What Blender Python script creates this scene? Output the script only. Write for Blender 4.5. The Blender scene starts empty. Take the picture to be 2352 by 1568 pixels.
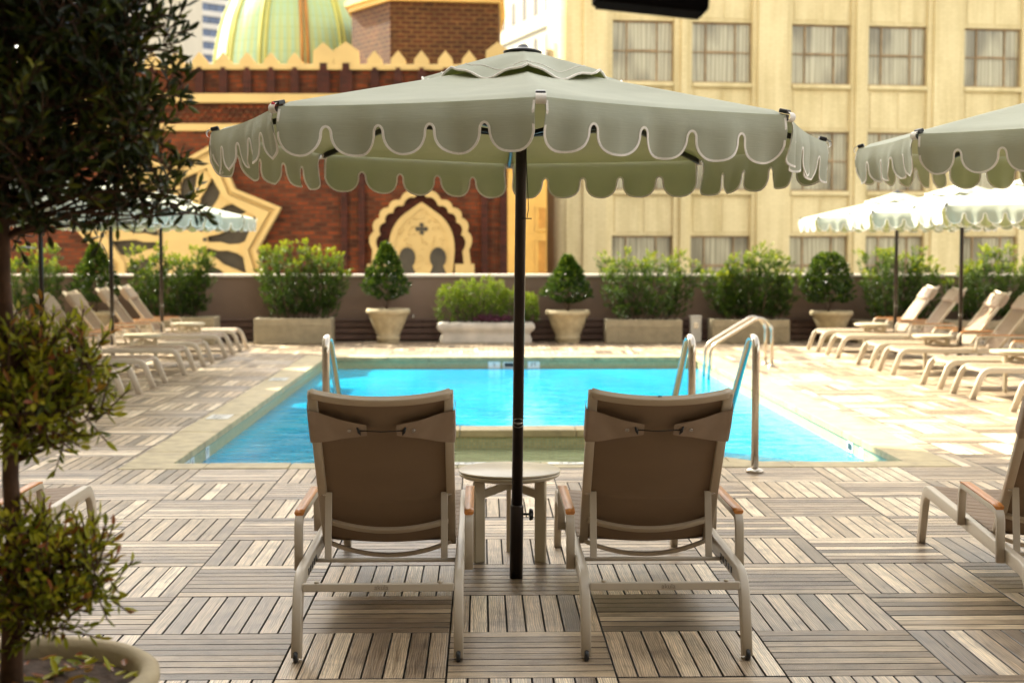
import bpy, bmesh, math, random
from mathutils import Vector, Matrix, Euler
random.seed(7)
R = math.radians
PI = math.pi
sc = bpy.context.scene
C = sc.collection

# ---------------------------------------------------------------- camera
cam_d = bpy.data.cameras.new("camera")
cam = bpy.data.objects.new("camera", cam_d)
C.objects.link(cam)
cam.location = (0, 0, 1.53)
cam.rotation_euler = Euler((R(90 - 3.68), 0, R(-1.21)), 'XYZ')
cam_d.lens = 50
cam_d.sensor_width = 36
cam_d.clip_start = 0.05
cam_d.clip_end = 3000
cam_d.dof.use_dof = True
cam_d.dof.focus_distance = 5.9
cam_d.dof.aperture_fstop = 3.0
sc.camera = cam

# ---------------------------------------------------------------- sky, sun, exposure
SUN_EL, SUN_AZ_X, SUN_AZ_Y = 41.0, -0.76, 0.65       # direction towards the sun (horizontal part)
az = math.atan2(SUN_AZ_X, SUN_AZ_Y)                   # clockwise from +Y
world = bpy.data.worlds.new("World")
sc.world = world
world.use_nodes = True
wn = world.node_tree
wn.nodes.clear()
sky = wn.nodes.new('ShaderNodeTexSky')
sky.sky_type = 'NISHITA'
sky.sun_disc = False
sky.sun_elevation = R(SUN_EL)
sky.sun_rotation = az
sky.dust_density = 3.0
sky.air_density = 1.0
sky.ozone_density = 0.6
hs = wn.nodes.new('ShaderNodeHueSaturation')
hs.inputs['Saturation'].default_value = 0.24
tint = wn.nodes.new('ShaderNodeMix'); tint.data_type = 'RGBA'; tint.blend_type = 'MULTIPLY'
tint.inputs['Factor'].default_value = 1.0
tint.inputs['B'].default_value = (1.0, 0.95, 0.86, 1)
bg = wn.nodes.new('ShaderNodeBackground')
bg.inputs['Strength'].default_value = 0.09
wo = wn.nodes.new('ShaderNodeOutputWorld')
wn.links.new(sky.outputs[0], hs.inputs['Color'])
wn.links.new(hs.outputs[0], tint.inputs['A'])
wn.links.new(tint.outputs['Result'], bg.inputs['Color'])
wn.links.new(bg.outputs[0], wo.inputs['Surface'])
sd = bpy.data.lights.new("sun", 'SUN')
sd.energy = 2.1
sd.angle = R(0.5)
sd.color = (1.0, 0.93, 0.72)
sun = bpy.data.objects.new("sun", sd)
C.objects.link(sun)
h = math.hypot(SUN_AZ_X, SUN_AZ_Y)
tosun = Vector((SUN_AZ_X / h * math.cos(R(SUN_EL)), SUN_AZ_Y / h * math.cos(R(SUN_EL)), math.sin(R(SUN_EL))))
sun.rotation_euler = tosun.to_track_quat('Z', 'Y').to_euler()
sun.location = (-20, 20, 30)
sc.view_settings.view_transform = 'Standard'
sc.view_settings.look = 'None'
sc.view_settings.gamma = 1
sc.view_settings.exposure = 3.02
sc.cycles.max_bounces = 8

# ---------------------------------------------------------------- pixel helper (photo measured at 2352 x 1568)
FPX = 2352 * 50 / 36
_M = cam.rotation_euler.to_matrix()
def at(u, v, Y):
    d = _M @ Vector(((u - 1176) / FPX, -(v - 784) / FPX, -1))
    t = Y / d.y
    return Vector((d.x * t, Y, 1.53 + d.z * t))
def gx(u, Y):
    return at(u, 784, Y).x
def gz(v, Y, u=1176):
    return at(u, v, Y).z

# ---------------------------------------------------------------- materials
MATS = {}
class NT:
    def __init__(s, name):
        s.m = bpy.data.materials.new(name); s.m.use_nodes = True
        s.t = s.m.node_tree; s.t.nodes.clear()
        s.out = s.n('ShaderNodeOutputMaterial')
        s.b = s.n('ShaderNodeBsdfPrincipled')
        s.l(s.b.outputs[0], s.out.inputs['Surface'])
        MATS[name] = s.m
    def n(s, t, **kw):
        x = s.t.nodes.new(t)
        for k, v in kw.items(): setattr(x, k, v)
        return x
    def l(s, a, b): s.t.links.new(a, b)
    def coord(s, kind='UV', scale=(1, 1, 1), rot=(0, 0, 0)):
        if kind == 'UV':
            tc = s.n('ShaderNodeUVMap'); o = tc.outputs[0]
        else:
            tc = s.n('ShaderNodeTexCoord'); o = tc.outputs[kind]
        mp = s.n('ShaderNodeMapping'); mp.inputs['Scale'].default_value = scale
        mp.inputs['Rotation'].default_value = rot
        s.l(o, mp.inputs[0]); return mp.outputs[0]
    def noise(s, co, scale, detail=4, rough=0.55, dist=0):
        x = s.n('ShaderNodeTexNoise'); x.inputs['Scale'].default_value = scale
        x.inputs['Detail'].default_value = detail; x.inputs['Roughness'].default_value = rough
        x.inputs['Distortion'].default_value = dist
        s.l(co, x.inputs['Vector']); return x.outputs['Fac']
    def ramp(s, fac, stops):
        x = s.n('ShaderNodeValToRGB'); e = x.color_ramp.elements
        while len(e) < len(stops): e.new(0.5)
        for i, (p, c) in enumerate(stops):
            e[i].position = p; e[i].color = (*c, 1) if len(c) == 3 else c
        s.l(fac, x.inputs[0]); return x.outputs[0]
    def mix(s, fac, a, b, mode='MIX'):
        x = s.n('ShaderNodeMix'); x.data_type = 'RGBA'; x.blend_type = mode
        for sock, v in ((x.inputs['Factor'], fac), (x.inputs['A'], a), (x.inputs['B'], b)):
            if isinstance(v, (int, float)): sock.default_value = v
            elif isinstance(v, tuple): sock.default_value = (*v, 1)
            else: s.l(v, sock)
        return x.outputs['Result']
    def math(s, op, a, b=0.0, c=0.0):
        x = s.n('ShaderNodeMath'); x.operation = op
        for i, v in enumerate((a, b, c)):
            if isinstance(v, (int, float)): x.inputs[i].default_value = v
            else: s.l(v, x.inputs[i])
        return x.outputs[0]
    def attr(s, name):
        x = s.n('ShaderNodeAttribute'); x.attribute_name = name; return x.outputs['Fac']
    def bump(s, h, strength=0.3, dist=0.01):
        x = s.n('ShaderNodeBump'); x.inputs['Strength'].default_value = strength
        x.inputs['Distance'].default_value = dist
        s.l(h, x.inputs['Height']); s.l(x.outputs[0], s.b.inputs['Normal'])
    def set(s, col=None, rough=None, metal=None, spec=None):
        for k, v in (('Base Color', col), ('Roughness', rough), ('Metallic', metal), ('Specular IOR Level', spec)):
            if v is None: continue
            if isinstance(v, (int, float)): s.b.inputs[k].default_value = v
            elif isinstance(v, tuple): s.b.inputs[k].default_value = (*v, 1)
            else: s.l(v, s.b.inputs[k])
        return s.m
    def translucent(s, col, fac):
        tr = s.n('ShaderNodeBsdfTranslucent')
        if isinstance(col, tuple): tr.inputs[0].default_value = (*col, 1)
        else: s.l(col, tr.inputs[0])
        mx = s.n('ShaderNodeMixShader'); mx.inputs[0].default_value = fac
        s.l(s.b.outputs[0], mx.inputs[1]); s.l(tr.outputs[0], mx.inputs[2])
        s.l(mx.outputs[0], s.out.inputs['Surface'])

def mul(c, k): return tuple(min(1, x * k) for x in c)
def plain(name, col, rough=0.5, metal=0.0, var=0.12, scale=6.0, bump=0.0, bscale=60, spec=None):
    s = NT(name)
    co = s.coord('Object')
    f = s.noise(co, scale, 5)
    c = s.ramp(f, [(0.25, mul(col, 1 - var)), (0.75, mul(col, 1 + var))])
    s.set(c, rough, metal, spec)
    if bump:
        s.bump(s.noise(co, bscale, 3), bump, 0.004)
    return s.m

# weathered teak slats: tone per slat, grain along uv.x
s = NT('teak')
co = s.coord('UV', (1, 1, 1))
grain = s.noise(s.coord('UV', (3, 75, 1)), 1.0, 6, 0.65, 0.6)
ring = s.n('ShaderNodeTexWave'); ring.wave_type = 'BANDS'; ring.bands_direction = 'Y'
ring.inputs['Scale'].default_value = 4.0; ring.inputs['Distortion'].default_value = 9.0
ring.inputs['Detail'].default_value = 3; ring.inputs['Detail Scale'].default_value = 0.8
s.l(s.coord('UV', (1.6, 9, 1)), ring.inputs['Vector'])
blot = s.noise(co, 5.0, 5, 0.6)
tone = s.attr('tone')
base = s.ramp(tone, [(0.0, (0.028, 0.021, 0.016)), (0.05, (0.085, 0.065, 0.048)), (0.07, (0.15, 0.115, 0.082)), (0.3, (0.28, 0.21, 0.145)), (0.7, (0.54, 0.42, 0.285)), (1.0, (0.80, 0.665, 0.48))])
g = s.ramp(grain, [(0.32, (0.42, 0.39, 0.36)), (0.5, (1, 1, 1)), (0.68, (1.4, 1.38, 1.35))])
c = s.mix(0.9, base, g, 'MULTIPLY')
rg = s.ramp(ring.outputs['Fac'], [(0.0, (0.52, 0.48, 0.45)), (0.35, (0.95, 0.95, 0.95)), (1.0, (1.15, 1.15, 1.16))])
c = s.mix(0.8, c, rg, 'MULTIPLY')
gb = s.ramp(blot, [(0.30, (0.48, 0.48, 0.50)), (0.5, (0.95, 0.95, 0.95)), (0.7, (1.12, 1.12, 1.12))])
c = s.mix(0.9, c, gb, 'MULTIPLY')
s.set(c, s.ramp(grain, [(0.2, (0.24,) * 3), (0.8, (0.42,) * 3)]), 0, 0.5)
s.bump(s.math('ADD', grain, ring.outputs['Fac']), 0.5, 0.0015)

plain('deck_base', (0.035, 0.03, 0.026), 0.8)
plain('taupe_metal', (0.50, 0.435, 0.345), 0.38, 0.0, 0.04, 3, 0.02, 400)
plain('frame_metal', (0.50, 0.41, 0.30), 0.36, 0.0, 0.05, 3)
plain('table_metal', (0.52, 0.45, 0.32), 0.33, 0.0, 0.03, 3)
plain('table_rim', (0.17, 0.15, 0.12), 0.4)
plain('black_rubber', (0.012, 0.012, 0.013), 0.45)
plain('pole_metal', (0.030, 0.022, 0.018), 0.28, 0.55, 0.3, 2)
plain('black_plastic', (0.010, 0.010, 0.011), 0.35)
plain('matte_black', (0.008, 0.007, 0.008), 0.9, spec=0.05)
plain('silver', (0.6, 0.58, 0.55), 0.25, 0.9)
plain('steel', (0.50, 0.45, 0.38), 0.22, 1.0, 0.06, 3)
plain('coping', (0.34, 0.275, 0.145), 0.6, 0, 0.32, 7, 0.25, 60)
plain('cream_stone', (0.54, 0.38, 0.15), 0.75, 0, 0.12, 1.2, 0.2, 14)
plain('concrete', (0.30, 0.25, 0.165), 0.85, 0, 0.2, 9, 0.5, 50)
plain('marble', (0.46, 0.42, 0.37), 0.6, 0, 0.2, 6, 0.2, 30)
plain('brown_wood', (0.11, 0.06, 0.045), 0.6, 0, 0.3, 8)
plain('parapet_cap', (0.72, 0.62, 0.55), 0.6, 0, 0.1, 3)
plain('soil', (0.06, 0.035, 0.022), 0.95, 0, 0.6, 30, 0.9, 60)
plain('pot_stone', (0.40, 0.325, 0.20), 0.8, 0, 0.22, 8, 0.4, 60)
plain('bark', (0.085, 0.042, 0.022), 0.85, 0, 0.4, 25, 0.7, 60)
plain('twig', (0.075, 0.045, 0.025), 0.8)
plain('white_tile', (0.75, 0.77, 0.74), 0.25, 0, 0.03)
plain('amber_pane', (0.42, 0.24, 0.08), 0.5, 0, 0.3, 3)
plain('ink', (0.015, 0.02, 0.022), 0.4)
plain('engraved', (0.24, 0.20, 0.16), 0.5)
plain('red_tag', (0.55, 0.02, 0.05), 0.6)
plain('dark_glass', (0.045, 0.036, 0.022), 0.65, 0, 0.4, 1.5)
plain('ground_far', (0.16, 0.15, 0.13), 0.9)
plain('roofing', (0.2, 0.19, 0.17), 0.9)
plain('white_plaster', (0.34, 0.315, 0.25), 0.8, 0, 0.06, 0.3)
plain('band_white', (0.66, 0.62, 0.56), 0.7, 0, 0.05, 0.2)
plain('beige_tower', (0.55, 0.49, 0.38), 0.8, 0, 0.06, 0.1)
plain('trim', (0.80, 0.77, 0.72), 0.8, 0, 0.05, 60, 0.3, 700)
plain('rust', (0.30, 0.20, 0.10), 0.8, 0, 0.5, 4)
plain('shade_fabric', (0.2, 0.16, 0.12), 0.8)
plain('purple_leaf', (0.09, 0.02, 0.05), 0.5)
plain('light_switch', (0.5, 0.47, 0.42), 0.5)

# tinted glass strips of the office tower
s = NT('tower_glass')
co = s.coord('UV', (1, 1, 1))
br = s.n('ShaderNodeTexBrick'); br.offset = 0
s.l(co, br.inputs['Vector'])
br.inputs['Color1'].default_value = (0.05, 0.08, 0.16, 1); br.inputs['Color2'].default_value = (0.10, 0.14, 0.24, 1)
br.inputs['Mortar'].default_value = (0.02, 0.025, 0.035, 1); br.inputs['Scale'].default_value = 1
br.inputs['Brick Width'].default_value = 2.4; br.inputs['Row Height'].default_value = 8; br.inputs['Mortar Size'].default_value = 0.12
s.set(br.outputs['Color'], 0.2, 0, 0.5)

# teak arm caps
s = NT('arm_wood')
g = s.noise(s.coord('Object', (30, 2, 30)), 3.0, 5, 0.6, 0.5)
s.set(s.ramp(g, [(0.25, (0.34, 0.12, 0.025)), (0.6, (0.60, 0.23, 0.05)), (0.9, (0.68, 0.30, 0.08))]), 0.36, 0, 0.5)

# woven sling fabric
def sling(name, col, tr=0.12):
    s = NT(name)
    co = s.coord('UV', (1, 1, 1))
    w1 = s.n('ShaderNodeTexWave'); w1.bands_direction = 'X'; w1.inputs['Scale'].default_value = 160
    w2 = s.n('ShaderNodeTexWave'); w2.bands_direction = 'Y'; w2.inputs['Scale'].default_value = 160
    s.l(co, w1.inputs['Vector']); s.l(co, w2.inputs['Vector'])
    m = s.math('MULTIPLY', w1.outputs['Fac'], w2.outputs['Fac'])
    soft = s.noise(co, 7.0, 4)
    c = s.ramp(m, [(0.0, mul(col, 0.8)), (1.0, mul(col, 1.25))])
    c = s.mix(0.5, c, s.ramp(soft, [(0.3, (0.8,) * 3), (0.7, (1.1,) * 3)]), 'MULTIPLY')
    s.set(c, 0.6, 0, 0.35)
    s.bump(m, 0.2, 0.001)
    if tr: s.translucent(mul(col, 1.1), tr)
    return s.m
sling('sling_fabric', (0.31, 0.215, 0.14), 0.16)
sling('pillow_fabric', (0.43, 0.325, 0.245), 0.05)

# umbrella cloth
s = NT('sage_cloth')
co = s.coord('Object')
n1 = s.noise(co, 3.5, 4); n2 = s.noise(s.coord('Object', (1, 1, 14)), 14, 3)
c = s.ramp(n1, [(0.3, (0.40, 0.42, 0.345)), (0.7, (0.46, 0.48, 0.395))])
s.set(c, 0.85, 0, 0.2)
s.bump(s.math('ADD', n1, s.math('MULTIPLY', n2, 0.15)), 0.5, 0.012)
s.translucent((0.20, 0.23, 0.04), 0.13)

# pool water
def water(name, c1, c2, refl, rough=0.04):
    s = NT(name)
    co = s.coord('Object')
    big = s.noise(s.coord('Object', (1, 0.5, 1)), 0.55, 3, 0.5, 0.6)
    c = s.ramp(big, [(0.35, c1), (0.68, c2)])  # paler patches stand for light on the pool floor, put into the colour
    s.set(c, rough, 0, refl)
    s.b.inputs['IOR'].default_value = 1.33
    wv = s.noise(s.coord('Object', (1, 1.8, 1)), 3.0, 4, 0.55, 0.8)
    s.bump(wv, 0.6, 0.02)
    return s.m
water('pool_water', (0.0, 0.25, 0.50), (0.0, 0.37, 0.58), 0.40)
water('spa_water', (0.20, 0.24, 0.13), (0.27, 0.29, 0.17), 0.5)  # green-beige base colour stands in for the mosaic wall's reflection

# pool mosaic
s = NT('mosaic')
co = s.coord('UV', (1, 1, 1))
br = s.n('ShaderNodeTexBrick'); br.offset = 0
s.l(co, br.inputs['Vector'])
br.inputs['Color1'].default_value = (0.30, 0.27, 0.12, 1); br.inputs['Color2'].default_value = (0.44, 0.37, 0.18, 1)
br.inputs['Mortar'].default_value = (0.26, 0.33, 0.22, 1); br.inputs['Scale'].default_value = 1
br.inputs['Brick Width'].default_value = 0.026; br.inputs['Row Height'].default_value = 0.026; br.inputs['Mortar Size'].default_value = 0.003
s.set(br.outputs['Color'], 0.35, 0, 0.5)

# brick
def brick(name, a, b, m, w=0.24, hgt=0.085, ms=0.012):
    s = NT(name)
    co = s.coord('UV', (1, 1, 1))
    br = s.n('ShaderNodeTexBrick'); s.l(co, br.inputs['Vector'])
    br.inputs['Color1'].default_value = (*a, 1); br.inputs['Color2'].default_value = (*b, 1)
    br.inputs['Mortar'].default_value = (*m, 1); br.inputs['Scale'].default_value = 1
    br.inputs['Brick Width'].default_value = w; br.inputs['Row Height'].default_value = hgt
    br.inputs['Mortar Size'].default_value = ms; br.inputs['Bias'].default_value = -0.1
    n = s.noise(co, 0.7, 5, 0.65)
    c = s.mix(0.8, br.outputs['Color'], s.ramp(n, [(0.3, (0.55, 0.5, 0.5)), (0.7, (1.2, 1.15, 1.1))]), 'MULTIPLY')
    n2 = s.noise(s.coord('UV', (3, 9, 1)), 1.0, 2)
    c = s.mix(0.6, c, s.ramp(n2, [(0.35, (0.6, 0.55, 0.5)), (0.65, (1.3, 1.15, 1.0))]), 'MULTIPLY')
    s.set(c, 0.85, 0, 0.3)
    s.bump(br.outputs['Fac'], -0.4, 0.01)
    return s.m
brick('red_brick', (0.19, 0.042, 0.010), (0.045, 0.014, 0.006), (0.085, 0.042, 0.020), .30, .105, .018)
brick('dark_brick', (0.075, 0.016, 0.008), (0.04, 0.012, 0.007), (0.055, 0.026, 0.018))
brick('tower_brick', (0.062, 0.019, 0.008), (0.032, 0.011, 0.006), (0.10, 0.058, 0.022), 0.35, 0.14, 0.03)

# painted brick of the cream building
s = NT('cream_wall')
co = s.coord('UV', (1, 1, 1))
br = s.n('ShaderNodeTexBrick'); s.l(co, br.inputs['Vector'])
br.inputs['Color1'].default_value = (0.76, 0.65, 0.39, 1); br.inputs['Color2'].default_value = (0.72, 0.61, 0.36, 1)
br.inputs['Mortar'].default_value = (0.66, 0.555, 0.32, 1); br.inputs['Scale'].default_value = 1
br.inputs['Brick Width'].default_value = 0.3; br.inputs['Row Height'].default_value = 0.1; br.inputs['Mortar Size'].default_value = 0.012
n = s.noise(co, 0.35, 6, 0.6)
st = s.noise(s.coord('UV', (2.2, 0.25, 1)), 1.0, 4, 0.6)
c = s.mix(0.7, br.outputs['Color'], s.ramp(n, [(0.3, (0.88, 0.86, 0.8)), (0.7, (1.04, 1.03, 1.0))]), 'MULTIPLY')
c = s.mix(0.7, c, s.ramp(st, [(0.35, (0.76, 0.73, 0.62)), (0.58, (1.02, 1.02, 1.0))]), 'MULTIPLY')
s.set(c, 0.8, 0, 0.3)

# stucco parapet
s = NT('parapet_stucco')
co = s.coord('UV', (1, 1, 1))
n = s.noise(co, 0.8, 6, 0.6); n2 = s.noise(co, 60, 3)
s.set(s.ramp(n, [(0.3, (0.155, 0.10, 0.072)), (0.7, (0.205, 0.135, 0.098))]), 0.8)
s.bump(n2, 0.3, 0.006)

# curtains behind glass
s = NT('curtain')
wv = s.n('ShaderNodeTexWave'); wv.bands_direction = 'X'; wv.inputs['Scale'].default_value = 2.6; wv.inputs['Distortion'].default_value = 9.0
wv.inputs['Detail'].default_value = 2
s.l(s.coord('UV', (1, 0.06, 1)), wv.inputs['Vector'])
big = s.noise(s.coord('UV', (0.9, 0.35, 1)), 1.0, 2)
c = s.ramp(wv.outputs['Fac'], [(0.0, (0.27, 0.24, 0.145)), (0.5, (0.38, 0.345, 0.22)), (1.0, (0.50, 0.46, 0.31))])
c = s.mix(0.8, c, s.ramp(big, [(0.38, (0.36, 0.33, 0.27)), (0.52, (1.0, 1.0, 1.0))]), 'MULTIPLY')
s.set(c, 0.22, 0, 0.6)

# dome patina
s = NT('dome_patina')
co = s.coord('UV', (1, 1, 1))
n = s.noise(s.coord('UV', (6, 0.25, 1)), 1.0, 4, 0.6)
br = s.n('ShaderNodeTexBrick'); br.offset = 0; s.l(co, br.inputs['Vector'])
br.inputs['Scale'].default_value = 1; br.inputs['Brick Width'].default_value = 60; br.inputs['Row Height'].default_value = 0.42
br.inputs['Mortar Size'].default_value = 0.03
br.inputs['Color1'].default_value = (1, 1, 1, 1); br.inputs['Color2'].default_value = (0.9, 0.92, 0.95, 1); br.inputs['Mortar'].default_value = (0.85, 0.85, 0.75, 1)
c = s.ramp(n, [(0.3, (0.50, 0.46, 0.10)), (0.5, (0.30, 0.44, 0.26)), (0.75, (0.26, 0.42, 0.38))])
c = s.mix(0.8, c, br.outputs['Color'], 'MULTIPLY')
s.set(c, 0.5, 0, 0.4)
plain('dome_rib', (0.40, 0.40, 0.10), 0.6, 0, 0.15, 1)
plain('dome_rib_rust', (0.32, 0.15, 0.03), 0.7, 0, 0.3, 1)

# leaves (tone per leaf)
def leafmat(name, stops, tr=(0.25, 0.35, 0.03), rough=0.38, fac=0.25):
    s = NT(name)
    c = s.ramp(s.attr('tone'), stops)
    s.set(c, rough, 0, 0.3)
    s.translucent(s.mix(0.35, c, mul(tr, .4)), fac)
    return s.m
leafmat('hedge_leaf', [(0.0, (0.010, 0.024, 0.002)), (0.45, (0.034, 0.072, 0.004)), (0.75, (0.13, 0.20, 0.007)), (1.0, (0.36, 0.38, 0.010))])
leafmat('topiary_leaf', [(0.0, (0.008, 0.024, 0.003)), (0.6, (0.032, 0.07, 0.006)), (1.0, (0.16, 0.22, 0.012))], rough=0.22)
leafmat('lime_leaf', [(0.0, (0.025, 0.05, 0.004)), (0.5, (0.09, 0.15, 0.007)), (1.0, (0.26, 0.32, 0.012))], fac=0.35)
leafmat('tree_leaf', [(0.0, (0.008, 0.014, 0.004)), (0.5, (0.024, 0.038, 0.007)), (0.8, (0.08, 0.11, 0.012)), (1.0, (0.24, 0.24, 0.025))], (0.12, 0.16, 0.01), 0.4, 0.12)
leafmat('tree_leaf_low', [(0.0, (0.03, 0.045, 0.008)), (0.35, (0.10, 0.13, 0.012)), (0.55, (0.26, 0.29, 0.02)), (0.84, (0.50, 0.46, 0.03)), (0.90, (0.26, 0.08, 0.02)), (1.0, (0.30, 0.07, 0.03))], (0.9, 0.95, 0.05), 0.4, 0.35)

# ---------------------------------------------------------------- geometry helpers
class MB:
    def __init__(s): s.v = []; s.f = []; s.sm = []; s.tone = []; s.uv = []
    def add(s, vs, fs, smooth=False, tone=0.0, uvs=None):
        o = len(s.v); s.v += [tuple(p) for p in vs]
        for k, f in enumerate(fs):
            s.f.append(tuple(o + i for i in f)); s.sm.append(smooth); s.tone.append(tone)
            s.uv.append(uvs[k] if uvs else None)
    def box(s, x0, x1, y0, y1, z0, z1, c=0.0, M=None, tone=0.0):
        """box, edges chamfered by c"""
        if c <= 0:
            vs = [Vector((x, y, z)) for z in (z0, z1) for y in (y0, y1) for x in (x0, x1)]
            fs = [(0, 2, 3, 1), (4, 5, 7, 6), (0, 1, 5, 4), (2, 6, 7, 3), (0, 4, 6, 2), (1, 3, 7, 5)]
        else:
            bm = bmesh.new()
            vv = [bm.verts.new((x, y, z)) for z in (z0, z1) for y in (y0, y1) for x in (x0, x1)]
            for f in [(0, 2, 3, 1), (4, 5, 7, 6), (0, 1, 5, 4), (2, 6, 7, 3), (0, 4, 6, 2), (1, 3, 7, 5)]:
                bm.faces.new([vv[i] for i in f])
            bmesh.ops.bevel(bm, geom=bm.edges[:], offset=c, segments=2 if c > 0.004 else 1, affect='EDGES', profile=0.5)
            bm.verts.index_update()
            vs = [v.co.copy() for v in bm.verts]; fs = [tuple(v.index for v in f.verts) for f in bm.faces]
            bm.free()
        if M is not None: vs = [M @ p for p in vs]
        s.add(vs, fs, tone=tone)
    def prism(s, pts, y0, y1, M=None, axis='Y', smooth=False):
        """polygon pts (a,b) extruded along axis; Y: a=x b=z ; Z: a=x b=y ; X: a=y b=z"""
        n = len(pts)
        def mk(a, b, t):
            return Vector((a, t, b)) if axis == 'Y' else (Vector((a, b, t)) if axis == 'Z' else Vector((t, a, b)))
        vs = [mk(a, b, y0) for a, b in pts] + [mk(a, b, y1) for a, b in pts]
        if M is not None: vs = [M @ p for p in vs]
        fs = [tuple(range(n)), tuple(range(2 * n - 1, n - 1, -1))]
        s.add(vs, fs)
        s.add(vs, [(i, i + n, (i + 1) % n + n, (i + 1) % n) for i in range(n)], smooth)
    def lathe(s, prof, n=32, M=None, smooth=True, cap=True, ph=0.0):
        vs = []
        for r, z in prof:
            for k in range(n):
                a = ph + 2 * PI * k / n
                vs.append(Vector((r * math.cos(a), r * math.sin(a), z)))
        if M is not None: vs = [M @ p for p in vs]
        fs = [(i * n + k, i * n + (k + 1) % n, (i + 1) * n + (k + 1) % n, (i + 1) * n + k) for i in range(len(prof) - 1) for k in range(n)]
        s.add(vs, fs, smooth)
        if cap:
            o = len(s.v) - len(vs)
            s.f.append(tuple(o + k for k in range(n - 1, -1, -1))); s.sm.append(False); s.tone.append(0); s.uv.append(None)
            s.f.append(tuple(o + (len(prof) - 1) * n + k for k in range(n))); s.sm.append(False); s.tone.append(0); s.uv.append(None)
    def sweep(s, pts, prof, normal=None, closed=False, smooth=True, cap=True, M=None, taper=None):
        pts = [Vector(p) for p in pts]; n = len(pts); m = len(prof)
        vs = []; prev_n = None
        for i, p in enumerate(pts):
            if closed: a, b = pts[i - 1], pts[(i + 1) % n]
            else: a, b = pts[max(i - 1, 0)], pts[min(i + 1, n - 1)]
            t1 = (p - a).normalized() if (p - a).length > 1e-9 else (b - p).normalized()
            t2 = (b - p).normalized() if (b - p).length > 1e-9 else t1
            t = (t1 + t2).normalized()
            mit = 1 / max(0.4, math.sqrt(max(0.0, (1 + t1.dot(t2)) / 2)))
            if normal is not None: nn = Vector(normal).normalized()
            else:
                if prev_n is None:
                    up = Vector((0, 0, 1)) if abs(t.z) < 0.9 else Vector((1, 0, 0))
                    nn = t.cross(up).normalized()
                else: nn = (prev_n - t * prev_n.dot(t)).normalized()
                prev_n = nn; mit = 1
            bb = t.cross(nn).normalized()
            k = taper[i] if taper else 1.0
            for (x, y) in prof: vs.append(p + nn * x * k + bb * y * mit * k)
        if M is not None: vs = [M @ q for q in vs]
        fs = [(i * m + k, i * m + (k + 1) % m, (i + 1) * m + (k + 1) % m, (i + 1) * m + k) for i in range(n - 1) for k in range(m)]
        if closed: fs += [((n - 1) * m + k, (n - 1) * m + (k + 1) % m, (k + 1) % m, k) for k in range(m)]
        o = len(s.v); s.add(vs, fs, smooth)
        if cap and not closed:
            s.add([], [])
            s.f.append(tuple(o + k for k in range(m - 1, -1, -1))); s.sm.append(False); s.tone.append(0); s.uv.append(None)
            s.f.append(tuple(o + (n - 1) * m + k for k in range(m))); s.sm.append(False); s.tone.append(0); s.uv.append(None)
    def tube(s, pts, r, n=10, **k): s.sweep(pts, circ(r, n), **k)
    def grid(s, fn, nu, nv, smooth=True, M=None):
        vs = [Vector(fn(i / nu, j / nv)) for j in range(nv + 1) for i in range(nu + 1)]
        if M is not None: vs = [M @ q for q in vs]
        w = nu + 1
        fs = [(j * w + i, j * w + i + 1, (j + 1) * w + i + 1, (j + 1) * w + i) for j in range(nv) for i in range(nu)]
        s.add(vs, fs, smooth)
    def build(s, name, mat, parent=None, loc=None, fixn=True, weld=0):
        me = bpy.data.meshes.new(name)
        me.from_pydata(s.v, [], s.f)
        me.polygons.foreach_set('use_smooth', s.sm)
        if fixn:
            bm = bmesh.new(); bm.from_mesh(me)
            if weld: bmesh.ops.remove_doubles(bm, verts=bm.verts[:], dist=weld); s.uv = []
            bmesh.ops.recalc_face_normals(bm, faces=bm.faces[:]); bm.to_mesh(me); bm.free()
        uvl = me.uv_layers.new(name='UVMap')
        vco = me.vertices
        for k, p in enumerate(me.polygons):
            u = s.uv[k] if k < len(s.uv) else None
            if u:
                for li, q in zip(p.loop_indices, u): uvl.data[li].uv = q
                continue
            nn = p.normal
            if abs(nn.z) > 0.75:
                for li in p.loop_indices:
                    c = vco[me.loops[li].vertex_index].co; uvl.data[li].uv = (c.x, c.y)
            else:
                l = math.hypot(nn.x, nn.y) or 1
                tx, ty = -nn.y / l, nn.x / l
                if tx < -0.7 or (abs(tx) <= 0.7 and ty < 0): tx, ty = -tx, -ty
                for li in p.loop_indices:
                    c = vco[me.loops[li].vertex_index].co; uvl.data[li].uv = (c.x * tx + c.y * ty, c.z)
        if any(s.tone):
            a = me.attributes.new('tone', 'FLOAT', 'FACE'); a.data.foreach_set('value', s.tone)
        me.materials.append(MATS[mat])
        o = bpy.data.objects.new(name, me); C.objects.link(o)
        if parent is not None: o.parent = parent
        if loc is not None: o.location = loc
        return o
def circ(r, n=10, ry=None):
    ry = ry or r
    return [(r * math.cos(2 * PI * k / n), ry * math.sin(2 * PI * k / n)) for k in range(n)]
def rrect(w, h_, c):
    """rounded rectangle profile"""
    a, b = w / 2, h_ / 2; o = []
    for cx, cy, s0 in ((a - c, b - c, 0), (-a + c, b - c, 90), (-a + c, -b + c, 180), (a - c, -b + c, 270)):
        for k in (0, 45, 90):
            t = R(s0 + k); o.append((cx + c * math.cos(t), cy + c * math.sin(t)))
    return o
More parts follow.
